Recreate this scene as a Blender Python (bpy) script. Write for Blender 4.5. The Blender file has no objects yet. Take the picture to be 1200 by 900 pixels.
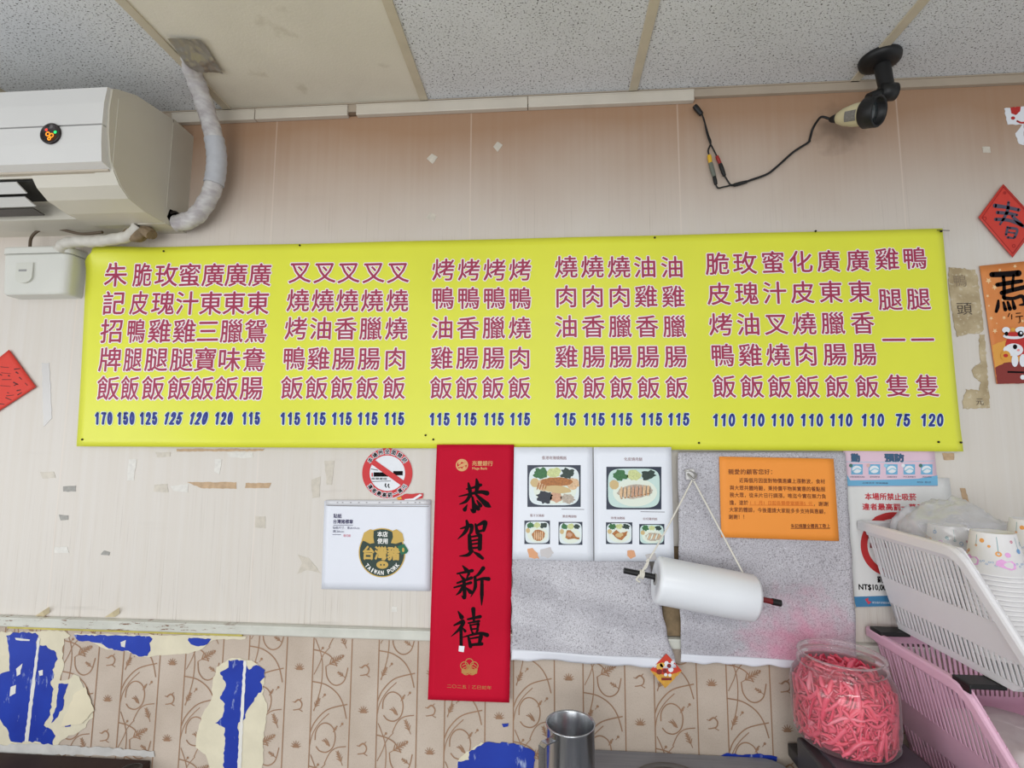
import bpy, bmesh, math, random
from mathutils import Vector, Matrix, noise
from mathutils.geometry import tessellate_polygon
S = bpy.context.scene
COL = S.collection
# ------------------------------------------------------------------ camera
F, PITCH, YAW, ROLL = 595.5, math.radians(6.068), math.radians(4.231), math.radians(.2424)
CAM = Vector((0, -1.377, 1.62))
cp, sp, cy_, sy_ = math.cos(PITCH), math.sin(PITCH), math.cos(YAW), math.sin(YAW)
FW = Vector((-sy_*cp, cy_*cp, sp)); RT0 = Vector((cy_, sy_, 0)); UP0 = RT0.cross(FW)
RT = RT0*math.cos(ROLL) + UP0*math.sin(ROLL); UP = UP0*math.cos(ROLL) - RT0*math.sin(ROLL)
cd = bpy.data.cameras.new('camera'); cam = bpy.data.objects.new('camera', cd); COL.objects.link(cam)
cd.sensor_width = 36; cd.lens = F/1200*36; cd.clip_start = .02
cam.matrix_world = Matrix(((RT.x, UP.x, -FW.x, CAM.x), (RT.y, UP.y, -FW.y, CAM.y), (RT.z, UP.z, -FW.z, CAM.z), (0, 0, 0, 1)))
S.camera = cam
# ------------------------------------------------------------------ light and exposure
S.view_settings.view_transform = 'Standard'; S.view_settings.look = 'None'
S.view_settings.gamma = 1; S.view_settings.use_curve_mapping = False
S.view_settings.exposure = 0.0
S.cycles.transparent_max_bounces = 32
W = bpy.data.worlds.new('world'); S.world = W; W.use_nodes = True
W.node_tree.nodes['Background'].inputs[0].default_value = (.93, .96, 1, 1)
W.node_tree.nodes['Background'].inputs[1].default_value = .72
def area(name, loc, sx, sy, power, col=(1, .985, .96), target=None):
    l = bpy.data.lights.new(name, 'AREA'); l.shape = 'RECTANGLE'; l.size = sx; l.size_y = sy; l.energy = power; l.color = col
    o = bpy.data.objects.new(name, l); COL.objects.link(o); o.location = loc
    if target: o.rotation_euler = (Vector(target)-Vector(loc)).to_track_quat('-Z', 'Y').to_euler()
    return o
area('ceiling_panel_light', (.45, -2.7, 2.57), 1.2, .6, 26)
area('ceiling_panel_light', (-1.5, -3.4, 2.57), 1.2, .6, 20)
area('shop_front_daylight', (-.6, -4.0, 1.1), 3.0, 1.6, 50, (.95, .98, 1), (.2, 0, 1.45))
area('added_side_fill', (-2.8, -1.7, 1.35), 1.4, 1.1, 14, (.96, .98, 1), (.9, -.4, 1.05))  # added fill from the left to brighten the basket sides, no known window

# ------------------------------------------------------------------ pixel rays of the photograph -> places in the room
def ray(px, py): return RT*((px-600)/F) - UP*((py-450)/F) + FW
def Py(px, py, y=0.): d = ray(px, py); return CAM + d*((y-CAM.y)/d.y)
def Pz(px, py, z): d = ray(px, py); return CAM + d*((z-CAM.z)/d.z)
def Px(px, py, x): d = ray(px, py); return CAM + d*((x-CAM.x)/d.x)

# ------------------------------------------------------------------ materials
def lin(c): return tuple((v/12.92 if v <= .04045 else ((v+.055)/1.055)**2.4) for v in (x/255 for x in c))
_m = {}
def mat(name, rgb, rough=.6, metal=0., spec=.4, var=0., vscale=8., trans=0., bump=0., bscale=60.):
    if name in _m: return _m[name]
    m = bpy.data.materials.new(name); m.use_nodes = True; nt = m.node_tree; b = nt.nodes['Principled BSDF']
    c = lin(rgb) + (1,)
    b.inputs['Base Color'].default_value = c; b.inputs['Roughness'].default_value = rough
    b.inputs['Metallic'].default_value = metal; b.inputs['Specular IOR Level'].default_value = spec
    tc = nt.nodes.new('ShaderNodeTexCoord')
    if var:
        n = nt.nodes.new('ShaderNodeTexNoise'); n.inputs['Scale'].default_value = vscale; n.inputs['Detail'].default_value = 6
        nt.links.new(tc.outputs['Object'], n.inputs['Vector'])
        r = nt.nodes.new('ShaderNodeValToRGB')
        r.color_ramp.elements[0].position = .3; r.color_ramp.elements[1].position = .7
        r.color_ramp.elements[0].color = tuple(max(0, v*(1-var)) for v in c[:3]) + (1,)
        r.color_ramp.elements[1].color = tuple(min(1, v*(1+var*.5)) for v in c[:3]) + (1,)
        nt.links.new(n.outputs['Fac'], r.inputs['Fac']); nt.links.new(r.outputs['Color'], b.inputs['Base Color'])
    if bump:
        n2 = nt.nodes.new('ShaderNodeTexNoise'); n2.inputs['Scale'].default_value = bscale; n2.inputs['Detail'].default_value = 4
        nt.links.new(tc.outputs['Object'], n2.inputs['Vector'])
        bp = nt.nodes.new('ShaderNodeBump'); bp.inputs['Strength'].default_value = bump; bp.inputs['Distance'].default_value = .004
        nt.links.new(n2.outputs['Fac'], bp.inputs['Height']); nt.links.new(bp.outputs['Normal'], b.inputs['Normal'])
    if trans: b.inputs['Alpha'].default_value = 1-trans
    _m[name] = m
    return m
class NT:
    """small helper for hand-made node trees"""
    def __init__(s, name, rough=.6, spec=.4):
        s.m = bpy.data.materials.new(name); s.m.use_nodes = True; s.t = s.m.node_tree; s.b = s.t.nodes['Principled BSDF']
        s.b.inputs['Roughness'].default_value = rough; s.b.inputs['Specular IOR Level'].default_value = spec
        s.tc = s.t.nodes.new('ShaderNodeTexCoord'); s.pos = s.tc.outputs['Object']
    def n(s, typ, **kw):
        x = s.t.nodes.new(typ)
        for k, v in kw.items(): setattr(x, k, v)
        return x
    def put(s, sock, v):
        if hasattr(v, 'is_linked'): s.t.links.new(v, sock)
        else: sock.default_value = v
    def sep(s): x = s.n('ShaderNodeSeparateXYZ'); s.put(x.inputs[0], s.pos); return x.outputs
    def mapv(s, scale, loc=(0, 0, 0)):
        x = s.n('ShaderNodeMapping'); s.put(x.inputs[0], s.pos); x.inputs['Scale'].default_value = scale; x.inputs['Location'].default_value = loc; return x.outputs[0]
    def noise(s, scale, detail=4, vec=None, rough=.5):
        x = s.n('ShaderNodeTexNoise'); s.put(x.inputs['Vector'], vec or s.pos); x.inputs['Scale'].default_value = scale
        x.inputs['Detail'].default_value = detail; x.inputs['Roughness'].default_value = rough; return x.outputs['Fac']
    def rng(s, v, a, b, c=0., d=1.):
        x = s.n('ShaderNodeMapRange'); s.put(x.inputs[0], v)
        for i, q in enumerate((a, b, c, d)): x.inputs[1+i].default_value = q
        return x.outputs[0]
    def math(s, op, a, b=0.):
        x = s.n('ShaderNodeMath', operation=op); s.put(x.inputs[0], a); s.put(x.inputs[1], b); return x.outputs[0]
    def mix(s, f, a, b):
        x = s.n('ShaderNodeMix', data_type='RGBA'); s.put(x.inputs[0], f)
        s.put(x.inputs[6], a if hasattr(a, 'is_linked') else lin(a)+(1,)); s.put(x.inputs[7], b if hasattr(b, 'is_linked') else lin(b)+(1,)); return x.outputs[2]
    def out(s, c): s.put(s.b.inputs['Base Color'], c); return s.m
    def bump(s, h, st=.3, dist=.003):
        x = s.n('ShaderNodeBump'); x.inputs['Strength'].default_value = st; x.inputs['Distance'].default_value = dist; s.put(x.inputs['Height'], h); s.put(s.b.inputs['Normal'], x.outputs[0])

SEAM = Py(796, 200).x
def m_upper_wall():                      # cream vinyl board with wood grain, smoke-browned towards the top
    k = NT('wall_vinyl', .42, .35); x, y, z = k.sep()
    zz = k.math('ADD', z, k.rng(k.noise(3.), .3, .7, -.03, .03))
    st = k.rng(zz, 2.12, 2.52)
    base = k.mix(st, (215, 209, 201), (166, 132, 105))
    g = k.noise(1., 5, k.mapv((260, 1, 3.2)), .6)
    mask = k.noise(1., 3, k.mapv((9, 1, 5.)))
    low = k.rng(z, 1.22, 1.5, 1., .12)
    up = k.math('MULTIPLY', k.rng(z, 2.1, 2.2, 0, 1), k.rng(z, 2.22, 2.34, .8, 0))
    amt = k.math('ADD', low, up)
    gr = k.math('MULTIPLY', k.math('MULTIPLY', k.rng(g, .55, .68), k.rng(mask, .42, .6, .15, 1)), amt)
    c = k.mix(k.math('MULTIPLY', gr, .75), base, (166, 154, 140))
    soft = k.rng(k.noise(1., 3, k.mapv((60, 1, .8))), .35, .7, 0, .35)
    c = k.mix(k.math('MULTIPLY', soft, k.rng(st, 0, 1, 1, .12)), c, (206, 196, 182))
    # faint lighter seams between the boards
    fr = k.math('ABSOLUTE', k.math('SUBTRACT', k.math('FRACT', k.math('ADD', k.math('DIVIDE', k.math('SUBTRACT', x, SEAM), .5875), 2.)), .5))
    c = k.mix(k.rng(fr, .495, .499, 0, .3), c, (232, 218, 205))
    sc = k.math('MULTIPLY', k.rng(k.noise(1., 4, k.mapv((2.4, 1, 30))), .62, .7), k.rng(k.noise(1.4, 2), .5, .62, 0, .55))
    c = k.mix(k.math('MULTIPLY', sc, k.rng(z, 1.3, 1.6, .7, .1)), c, (140, 130, 120))
    so = k.n('ShaderNodeVectorMath', operation='DISTANCE'); k.put(so.inputs[0], k.pos); so.inputs[1].default_value = tuple(Py(982, 150))   # dark ragged smudge on the wall behind the camera
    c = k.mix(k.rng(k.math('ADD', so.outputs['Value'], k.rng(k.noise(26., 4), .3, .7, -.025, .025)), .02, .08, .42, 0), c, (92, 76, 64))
    sp_ = k.rng(k.noise(420., 1), .76, .8, 0, .5); c = k.mix(sp_, c, (120, 95, 75))
    return k.out(c)
def m_tile(name, base, dots=True):
    k = NT(name, .9, .1)
    c = k.mix(k.rng(k.noise(5.), .3, .7), base, tuple(int(v*.96) for v in base))
    if dots:
        d = k.rng(k.noise(1., 2, k.mapv((190, 260, 190))), .615, .645)
        d2 = k.rng(k.noise(1., 1, k.mapv((520, 380, 400))), .66, .70)
        c = k.mix(k.math('MAXIMUM', d, k.math('MULTIPLY', d2, .8)), c, (52, 48, 45))
        c = k.mix(k.rng(k.noise(700., 1), .5, .8, 0, .3), c, (150, 148, 146))
    else:
        c = k.mix(k.rng(k.noise(9., 5), .62, .72, 0, .5), c, (165, 154, 130))
    k.bump(k.noise(160., 3), .25, .002)
    return k.out(c)
def m_wallpaper():
    k = NT('floral_wallpaper', .8, .2)
    c = k.mix(k.rng(k.noise(7.), .3, .7), (203, 189, 175), (187, 172, 157))
    c = k.mix(k.rng(k.noise(1., 3, k.mapv((700, 700, 260))), .55, .75, 0, .5), c, (152, 132, 112))
    c = k.mix(k.rng(k.noise(1., 3, k.mapv((500, 500, 1000))), .6, .75, 0, .5), c, (222, 208, 192))
    k.bump(k.noise(600., 2), .2, .001)
    return k.out(c)
def m_foam(name, pink=False):
    k = NT(name, .36, .5); x, y, z = k.sep()
    c = k.mix(k.rng(k.noise(6.), .3, .7), (199, 197, 203), (178, 176, 183))
    sp_ = k.rng(k.noise(330., 3, None, .7), .50, .64, 0, .9)
    c = k.mix(sp_, c, (118, 114, 119))
    c = k.mix(k.rng(k.noise(240., 2), .6, .75, 0, .7), c, (226, 226, 232))
    if pink:                             # pink patch with a noisy edge low on the sheet beside the jar
        d = k.n('ShaderNodeVectorMath', operation='DISTANCE'); k.put(d.inputs[0], k.pos); d.inputs[1].default_value = (.61, 0, 1.10)
        f = k.math('ADD', d.outputs['Value'], k.rng(k.noise(30., 4), .2, .8, -.06, .06))
        c = k.mix(k.rng(f, .02, .17, .5, 0), c, (226, 120, 160))
    k.bump(k.noise(40., 4), .25, .004)
    return k.out(c)
def m_ac(): return mat('ac_cream_plastic', (205, 200, 186), .38, spec=.45, var=.05, vscale=5)
M_WHITE = mat('white_plastic', (232, 230, 232), .38, var=.02)
M_PINK = mat('pink_plastic', (229, 183, 205), .38, var=.03)
M_BLACK = mat('black_plastic', (24, 24, 25), .45, var=.1)
M_PAPER = mat('white_paper', (232, 235, 240), .55, var=.03, vscale=12)
M_INK = mat('black_ink', (20, 13, 16), .7, spec=.1)
M_RED = mat('poster_red', (206, 44, 48), .5, var=.05)
M_YEL = mat('banner_yellow', (226, 229, 66), .34, spec=.45, var=.04, vscale=4)
M_TXT = mat('dish_red', (164, 48, 82), .5)
M_PTX = mat('dish_halo_white', (246, 236, 240), .5)
M_BLUE = mat('price_blue', (36, 52, 140), .5)
M_PBLUE = mat('price_halo', (226, 240, 225), .5)
M_TAPE = mat('old_tape', (206, 198, 184), .4, var=.15, vscale=60)
M_KRAFT = mat('brown_tape', (194, 164, 130), .45, var=.2, vscale=60)
M_CREAMBACK = mat('torn_paper_backing', (221, 213, 188), .85, var=.08, vscale=18, bump=.2)
M_PAINT = NT('blue_paint', .5, .4)
_c = M_PAINT.mix(M_PAINT.rng(M_PAINT.noise(9.), .3, .7), (20, 47, 152), (28, 62, 174))
_c = M_PAINT.mix(M_PAINT.rng(M_PAINT.noise(1., 5, M_PAINT.mapv((34, 1, 12)), .65), .60, .68, 0, .85), _c, (176, 190, 222)); M_PAINT = M_PAINT.out(_c)

# ------------------------------------------------------------------ mesh building
class MB:
    def __init__(s): s.v = []; s.f = []; s.m = []; s.sm = []
    def add(s, vs, fs, mi=0, smooth=False):
        o = len(s.v); s.v += [Vector(p) for p in vs]
        for f in fs: s.f.append([o+i for i in f]); s.m.append(mi); s.sm.append(smooth)
    def box(s, a, b, mi=0, M=None):
        (x0, y0, z0), (x1, y1, z1) = a, b
        vs = [Vector(p) for p in ((x0,y0,z0),(x1,y0,z0),(x1,y1,z0),(x0,y1,z0),(x0,y0,z1),(x1,y0,z1),(x1,y1,z1),(x0,y1,z1))]
        if M: vs = [M @ p for p in vs]
        s.add(vs, [(0,3,2,1),(4,5,6,7),(0,1,5,4),(1,2,6,5),(2,3,7,6),(3,0,4,7)], mi)
    def bevbox(s, a, b, r=.003, mi=0):
        bm = bmesh.new(); bmesh.ops.create_cube(bm, size=1)
        for v in bm.verts: v.co = Vector([(a[i]+b[i])/2 + v.co[i]*(b[i]-a[i]) for i in range(3)])
        bmesh.ops.bevel(bm, geom=list(bm.edges), offset=r, segments=2, affect='EDGES', profile=.5)
        bm.verts.index_update(); s.add([v.co.copy() for v in bm.verts], [[v.index for v in f.verts] for f in bm.faces], mi); bm.free()
    def lathe(s, prof, M=None, seg=40, mi=0, smooth=True):
        vs = []; fs = []
        for r, z in prof:
            for k in range(seg):
                t = 2*math.pi*k/seg; p = Vector((r*math.cos(t), r*math.sin(t), z)); vs.append(M @ p if M else p)
        for i in range(len(prof)-1):
            for k in range(seg):
                k2 = (k+1) % seg; fs.append((i*seg+k, i*seg+k2, (i+1)*seg+k2, (i+1)*seg+k))
        s.add(vs, fs, mi, smooth)
    def tube(s, pts, r, seg=10, mi=0, sub=6, cap=True):
        P = smooth_path(pts, sub); n = len(P)
        R = r if callable(r) else (lambda t: r)
        vs = []; fs = []; nrm = None
        for i, p in enumerate(P):
            t = (P[min(i+1, n-1)]-P[max(i-1, 0)]).normalized()
            if nrm is None: nrm = t.orthogonal().normalized()
            nrm = (nrm - t*nrm.dot(t)).normalized(); b = t.cross(nrm); rr = R(i/(n-1))
            for k in range(seg):
                a = 2*math.pi*k/seg; vs.append(p + nrm*rr*math.cos(a) + b*rr*math.sin(a))
        for i in range(n-1):
            for k in range(seg): fs.append((i*seg+k, i*seg+(k+1) % seg, (i+1)*seg+(k+1) % seg, (i+1)*seg+k))
        s.add(vs, fs, mi, True)
        if cap: s.add([vs[k] for k in range(seg)], [tuple(range(seg))[::-1]], mi); s.add([vs[(n-1)*seg+k] for k in range(seg)], [tuple(range(seg))], mi)
    def prism(s, poly, y0, y1, mi=0, mis=None):
        """outline in x,z; front at y0 (towards the room), back at y1"""
        n = len(poly); fr = [Vector((p[0], y0, p[1])) for p in poly]; bk = [Vector((p[0], y1, p[1])) for p in poly]
        tris = tessellate_polygon([[Vector((p[0], p[1], 0)) for p in poly]])
        ar = sum(poly[i][0]*poly[(i+1) % n][1]-poly[(i+1) % n][0]*poly[i][1] for i in range(n))
        s.add(fr, [t for t in tris], mi)
        s.add(fr+bk, [(i, (i+1) % n, n+(i+1) % n, n+i) for i in range(n)], mi if mis is None else mis)
    def extrude_x(s, prof, x0, x1, mi=0, smooth=False):
        n = len(prof); a = [Vector((x0, p[0], p[1])) for p in prof]; b = [Vector((x1, p[0], p[1])) for p in prof]
        s.add(a+b, [(i, (i+1) % n, n+(i+1) % n, n+i) for i in range(n)], mi, smooth)
        tr = tessellate_polygon([[Vector((p[0], p[1], 0)) for p in prof]])
        s.add(a, tr, mi); s.add(b, tr, mi)
    def build(s, name, mats, parent=None, weld=False):
        me = bpy.data.meshes.new(name)
        me.from_pydata([tuple(p) for p in s.v], [], s.f)
        for m in (mats if isinstance(mats, (list, tuple)) else [mats]): me.materials.append(m)
        me.polygons.foreach_set('material_index', s.m); me.polygons.foreach_set('use_smooth', s.sm)
        me.update()
        o = bpy.data.objects.new(name, me); COL.objects.link(o)
        if parent:
            o.parent = parent; o.matrix_parent_inverse = Matrix.Translation(-parent.location)
        return o
def smooth_path(pts, sub=6):
    P = [Vector(p) for p in pts]
    if len(P) < 3 or sub < 2: return P
    out = []
    for i in range(len(P)-1):
        p0, p1, p2, p3 = P[max(i-1, 0)], P[i], P[i+1], P[min(i+2, len(P)-1)]
        for k in range(sub):
            t = k/sub
            out.append(.5*((2*p1)+(p2-p0)*t+(2*p0-5*p1+4*p2-p3)*t*t+(3*p1-p0-3*p2+p3)*t**3))
    return out+[P[-1]]
def empty(name, loc=(0, 0, 0)):
    o = bpy.data.objects.new(name, None); COL.objects.link(o); o.location = loc; o.empty_display_size = .05; return o
def tag(o, label, cat, group=None, kind=None):
    o['label'] = label; o['category'] = cat
    if group: o['group'] = group
    if kind: o['kind'] = kind
    return o
def thing(name, label, cat, loc=(0, 0, 0), group=None): return tag(empty(name, loc), label, cat, group)
def structure(o): o['kind'] = 'structure'; return o
def solid(o, t, off=0.):
    md = o.modifiers.new('thickness', 'SOLIDIFY'); md.thickness = t; md.offset = off; return o

# ------------------------------------------------------------------ paper on the wall: everything printed follows the sheet's own bend
class Sheet:
    def __init__(s, y0, disp=None): s.y0 = y0; s.d = disp or (lambda x, z: 0.)
    def pt(s, px, py, off=0.):
        p = Py(px, py, s.y0); return Vector((p.x, s.y0-s.d(p.x, p.z)-off, p.z))
    def bend(s, p, off): return Vector((p.x, s.y0-s.d(p.x, p.z)-off, p.z))
    def grid(s, mb, TL, TR, BR, BL, nx=24, ny=16, mi=0, edge=None):
        vs = []; fs = []
        for j in range(ny+1):
            v = j/ny
            for i in range(nx+1):
                u = i/nx; uu, vv = edge(u, v) if edge else (u, v)
                a = (TL[0]+(TR[0]-TL[0])*uu, TL[1]+(TR[1]-TL[1])*uu); b = (BL[0]+(BR[0]-BL[0])*uu, BL[1]+(BR[1]-BL[1])*uu)
                vs.append(s.pt(a[0]+(b[0]-a[0])*vv, a[1]+(b[1]-a[1])*vv))
        for j in range(ny):
            for i in range(nx): q = j*(nx+1)+i; fs.append((q, q+nx+1, q+nx+2, q+1))
        mb.add(vs, fs, mi, True)
    def poly(s, mb, pts, off, mi):
        P = [s.pt(x, y, off) for x, y in pts]
        mb.add(P, tessellate_polygon([[Vector((p.x, p.z, 0)) for p in P]]), mi)
    def disc(s, mb, cx, cy, rx, ry, off, mi, n=36, ang=0., a0=0., a1=2*math.pi):
        pts = []
        for k in range(n):
            t = a0+(a1-a0)*k/(n if a1-a0 > 6.28 else n-1); u, v = rx*math.cos(t), ry*math.sin(t)
            pts.append((cx+u*math.cos(ang)-v*math.sin(ang), cy+u*math.sin(ang)+v*math.cos(ang)))
        s.poly(mb, pts, off, mi)
    def ring(s, mb, cx, cy, r0, r1, off, mi, n=48, a0=0., a1=2*math.pi, asp=1.):
        vs = []; fs = []
        for k in range(n+1):
            t = a0+(a1-a0)*k/n
            for r in (r0, r1): vs.append(s.pt(cx+r*math.cos(t)*asp, cy+r*math.sin(t), off))
        for k in range(n): fs.append((2*k, 2*k+1, 2*k+3, 2*k+2))
        mb.add(vs, fs, mi)
    def rect(s, mb, x0, y0, x1, y1, off, mi): s.poly(mb, [(x0, y0), (x1, y0), (x1, y1), (x0, y1)], off, mi)
    def stroke(s, mb, pts, w, off, mi, sub=6, rnd=True):
        P = smooth_path([(p[0], p[1], 0) for p in pts], sub) if len(pts) > 2 else [Vector((pts[0][0]+(pts[1][0]-pts[0][0])*k/4, pts[0][1]+(pts[1][1]-pts[0][1])*k/4, 0)) for k in range(5)]
        W_ = w if isinstance(w, (list, tuple)) else [w, w]
        n = len(P); vs = []; fs = []
        for i, p in enumerate(P):
            t = (P[min(i+1, n-1)]-P[max(i-1, 0)]).normalized(); nn = Vector((-t.y, t.x, 0)); f = i/(n-1)*(len(W_)-1); a = min(int(f), len(W_)-2)
            hw = (W_[a]+(W_[a+1]-W_[a])*(f-a))/2
            vs += [s.pt(*(p+nn*hw).xy, off), s.pt(*(p-nn*hw).xy, off)]
        fs = [(2*i, 2*i+1, 2*i+3, 2*i+2) for i in range(n-1)]
        mb.add(vs, fs, mi)
        if rnd:
            s.disc(mb, P[0].x, P[0].y, W_[0]*.5, W_[0]*.5, off, mi, 10); s.disc(mb, P[-1].x, P[-1].y, W_[-1]*.5, W_[-1]*.5, off, mi, 10)
    def text(s, mb, txt, cx, cy, w, h, off, mi, bold=0., halo=None, ang=0., slant=0., em=False):
        """lettering centred at a spot of the sheet, w x h in photo pixels there"""
        V, Fc, bb = glyph(txt)
        c = s.pt(cx, cy); k = (s.pt(cx+1, cy)-s.pt(cx-1, cy)).length/2
        x0, x1, z0, z1 = (.04, .96, -.085, .835) if em else bb
        fx = w*k/max(x1-x0, 1e-4); fz = h*k/max(z1-z0, 1e-4)
        ca, sa = math.cos(ang), math.sin(ang)
        def put(dx, dz, o):
            out = []
            for x, z in V:
                X = (x-(x0+x1)/2)*fx+dx; Z = (z-(z0+z1)/2)*fz+dz; X += slant*Z
                out.append(s.bend(Vector((c.x+X*ca-Z*sa, 0, c.z+X*sa+Z*ca)), o))
            return out
        if halo:
            hm, hw = halo; r = hw*k
            for q in range(8): mb.add(put(r*math.cos(q*math.pi/4), r*math.sin(q*math.pi/4), off-.0004+q*.00001), Fc, hm)
        if bold:
            r = bold*h*k
            for q in range(4): mb.add(put(r*math.cos(q*math.pi/2), r*math.sin(q*math.pi/2), off+q*.00001), Fc, mi)
        mb.add(put(0, 0, off+.00005), Fc, mi)
    def number(s, mb, txt, cx, cy, w, h, off, mi, wd, slant=0., halo=None):
        n = len(txt); cw = w/n
        for hm, ww, oo in (((halo[0], wd+2*halo[1], off-.0004),) if halo else ())+((mi, wd, off),):
            for i, ch in enumerate(txt):
                for pts in DIG[ch]:
                    P = []
                    for u, v in pts:
                        y = cy+(v-.5)*(h-wd); P.append((cx-w/2+(i+.5)*cw+(u-.5)*(cw*.86-wd)-(y-cy)*slant, y))
                    s.stroke(mb, P, ww, oo+.00002*i, hm, 5)
DIG = {'1': [[(.12, .24), (.62, .02)], [(.62, .02), (.62, 1)]], '0': [[(.5+.46*math.sin(t), .5-.5*math.cos(t)) for t in [q*math.pi/6 for q in range(13)]]],
       '2': [[(.04, .28), (.14, .08), (.48, 0), (.84, .08), (.94, .28), (.74, .55), (.3, .8), (.04, 1)], [(.04, 1), (.96, 1)]],
       '5': [[(.9, .02), (.2, .02)], [(.2, .02), (.08, .5)], [(.08, .5), (.3, .37), (.6, .37), (.92, .52), (.94, .76), (.7, .97), (.4, 1), (.12, .92), (.02, .76)]], '7': [[(.03, .02), (.96, .02)], [(.96, .02), (.6, .45), (.4, 1)]]}
_g = {}
def glyph(txt, bold=0.):
    if (txt, bold) in _g: return _g[(txt, bold)]
    c = bpy.data.curves.new('lettering', 'FONT'); c.body = txt; c.size = 1; c.offset = bold; c.resolution_u = 2
    o = bpy.data.objects.new('lettering', c); me = bpy.data.meshes.new_from_object(o)
    V = [(v.co.x, v.co.y) for v in me.vertices]; Fc = [tuple(p.vertices) for p in me.polygons]
    bpy.data.objects.remove(o); bpy.data.meshes.remove(me); bpy.data.curves.remove(c)
    bb = (min(v[0] for v in V), max(v[0] for v in V), min(v[1] for v in V), max(v[1] for v in V)) if V else (0, 1, 0, 1)
    _g[(txt, bold)] = (V, Fc, bb); return _g[(txt, bold)]
def jag(poly, amp=1.5, step=4., seed=0):
    rnd = random.Random(seed); out = []
    for i in range(len(poly)):
        a, b = poly[i], poly[(i+1) % len(poly)]; L = math.hypot(b[0]-a[0], b[1]-a[1]); n = max(1, int(L/step))
        for k in range(n):
            t = k/n; out.append((a[0]+(b[0]-a[0])*t+rnd.uniform(-amp, amp)*(k > 0), a[1]+(b[1]-a[1])*t+rnd.uniform(-amp, amp)*(k > 0)))
    return out

# ================================================================== THE ROOM
ZC = 2.60
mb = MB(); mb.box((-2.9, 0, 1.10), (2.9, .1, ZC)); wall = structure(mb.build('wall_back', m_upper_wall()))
mb = MB(); mb.box((-2.9, 0, 0), (2.9, .1, 1.10)); lower = mb.build('wallpaper', m_wallpaper(), wall)
mb = MB(); mb.box((-2.9, -4.4, -.05), (2.9, .1, 0)); structure(mb.build('floor', mat('floor_tile', (152, 150, 148), .5, var=.1)))
# suspended ceiling: each board and each bar of the grid
mb = MB(); mb.box((-2.9, -4.4, ZC+.02), (2.9, .1, ZC+.05)); ceil = structure(mb.build('ceiling', mat('ceiling_void', (120, 118, 112), .9)))
TS = m_tile('speckled_board', (222, 224, 226)); TP = m_tile('plain_board', (224, 218, 202), False)
bars_x = [-.961+.6*k for k in range(-3, 7)]
M_BAR = mat('grid_bar_beige', (198, 188, 166), .45, var=.08, vscale=20)
for i, bx in enumerate(bars_x[:-1]):
    for j in range(7):
        mb = MB(); mb.box((bx+.008, -.6*(j+1)+.008, ZC), (bx+.592, -.6*j-.008 if j else .0, ZC+.014))
        mb.build('ceiling_board', TP if (i == 3 and j == 0) else TS, ceil)
for bx in bars_x:
    mb = MB(); mb.bevbox((bx-.012, -4.2, ZC-.004), (bx+.012, -.0, ZC+.006), .001); mb.build('grid_bar', M_BAR, ceil)
for j in range(1, 7):
    mb = MB(); mb.bevbox((-2.8, -.6*j-.012, ZC-.0035), (2.8, -.6*j+.012, ZC+.006), .001); mb.build('grid_bar', M_BAR, ceil)
mb = MB(); mb.bevbox((-2.8, -.012, ZC-.026), (2.8, 0, ZC-.001), .001); mb.box((-2.8, -.016, ZC-.004), (2.8, -.012, ZC-.001)); structure(mb.build('trim_1', mat('wall_angle_beige', (176, 162, 144), .5, var=.08)))
# dado rail
za = Py(250, 728).z; zb_ = Py(250, 740.5).z
k = NT('rail_paint', .45, .4); _x, _y, _z = k.sep()
c = k.mix(k.rng(k.noise(14.), .3, .7), (214, 214, 204), (196, 196, 186))
chip = k.math('MULTIPLY', k.rng(k.noise(1., 5, k.mapv((26, 10, 120)), .65), .58, .63), k.math('MULTIPLY', k.rng(_x, -1.55, -1.2, .9, 1), k.rng(_x, -1.0, -.75, 1, 0)))
c = k.mix(chip, c, (122, 84, 58))
mb = MB(); mb.bevbox((-2.9, -.014, zb_), (2.9, .002, za), .003); mb.box((-2.9, -.018, za-.006), (2.9, 0, za-.001)); structure(mb.build('trim_2', k.out(c)))
mb = MB(); mb.box((Py(10, 745).x, -.006, zb_-.007), (Py(285, 745).x, 0, zb_)); mb.build('yellow_edge', mat('yellow_strip', (196, 182, 92), .5, var=.2, vscale=40), lower)

# ---- printed vines of the wallpaper
PR = mat('vine_print', (158, 124, 98), .8, var=.12, vscale=30)
vine = MB(); SV = Sheet(-.0007)
def rib(pts, w, off=0., sub=6):
    P = smooth_path([(p[0], 0, p[1]) for p in pts], sub); vs = []; n = len(P)
    Wd = w if isinstance(w, (list, tuple)) else (w, w)
    for i, p in enumerate(P):
        t = (P[min(i+1, n-1)]-P[max(i-1, 0)]).normalized(); nn = Vector((-t.z, 0, t.x)); hw = (Wd[0]+(Wd[1]-Wd[0])*i/(n-1))*.72; off = off if i else off+(len(vine.f) % 997)*3e-7
        vs += [p+nn*hw+Vector((0, -.0006-off, 0)), p-nn*hw+Vector((0, -.0006-off, 0))]
    vine.add(vs, [(2*i, 2*i+1, 2*i+3, 2*i+2) for i in range(n-1)], 0)
x411, x489 = Py(411, 800).x, Py(489, 800).x; PER = x489-x411; VW = Py(443, 800).x; U = PER/276.
TOPZ = zb_-.006
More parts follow.
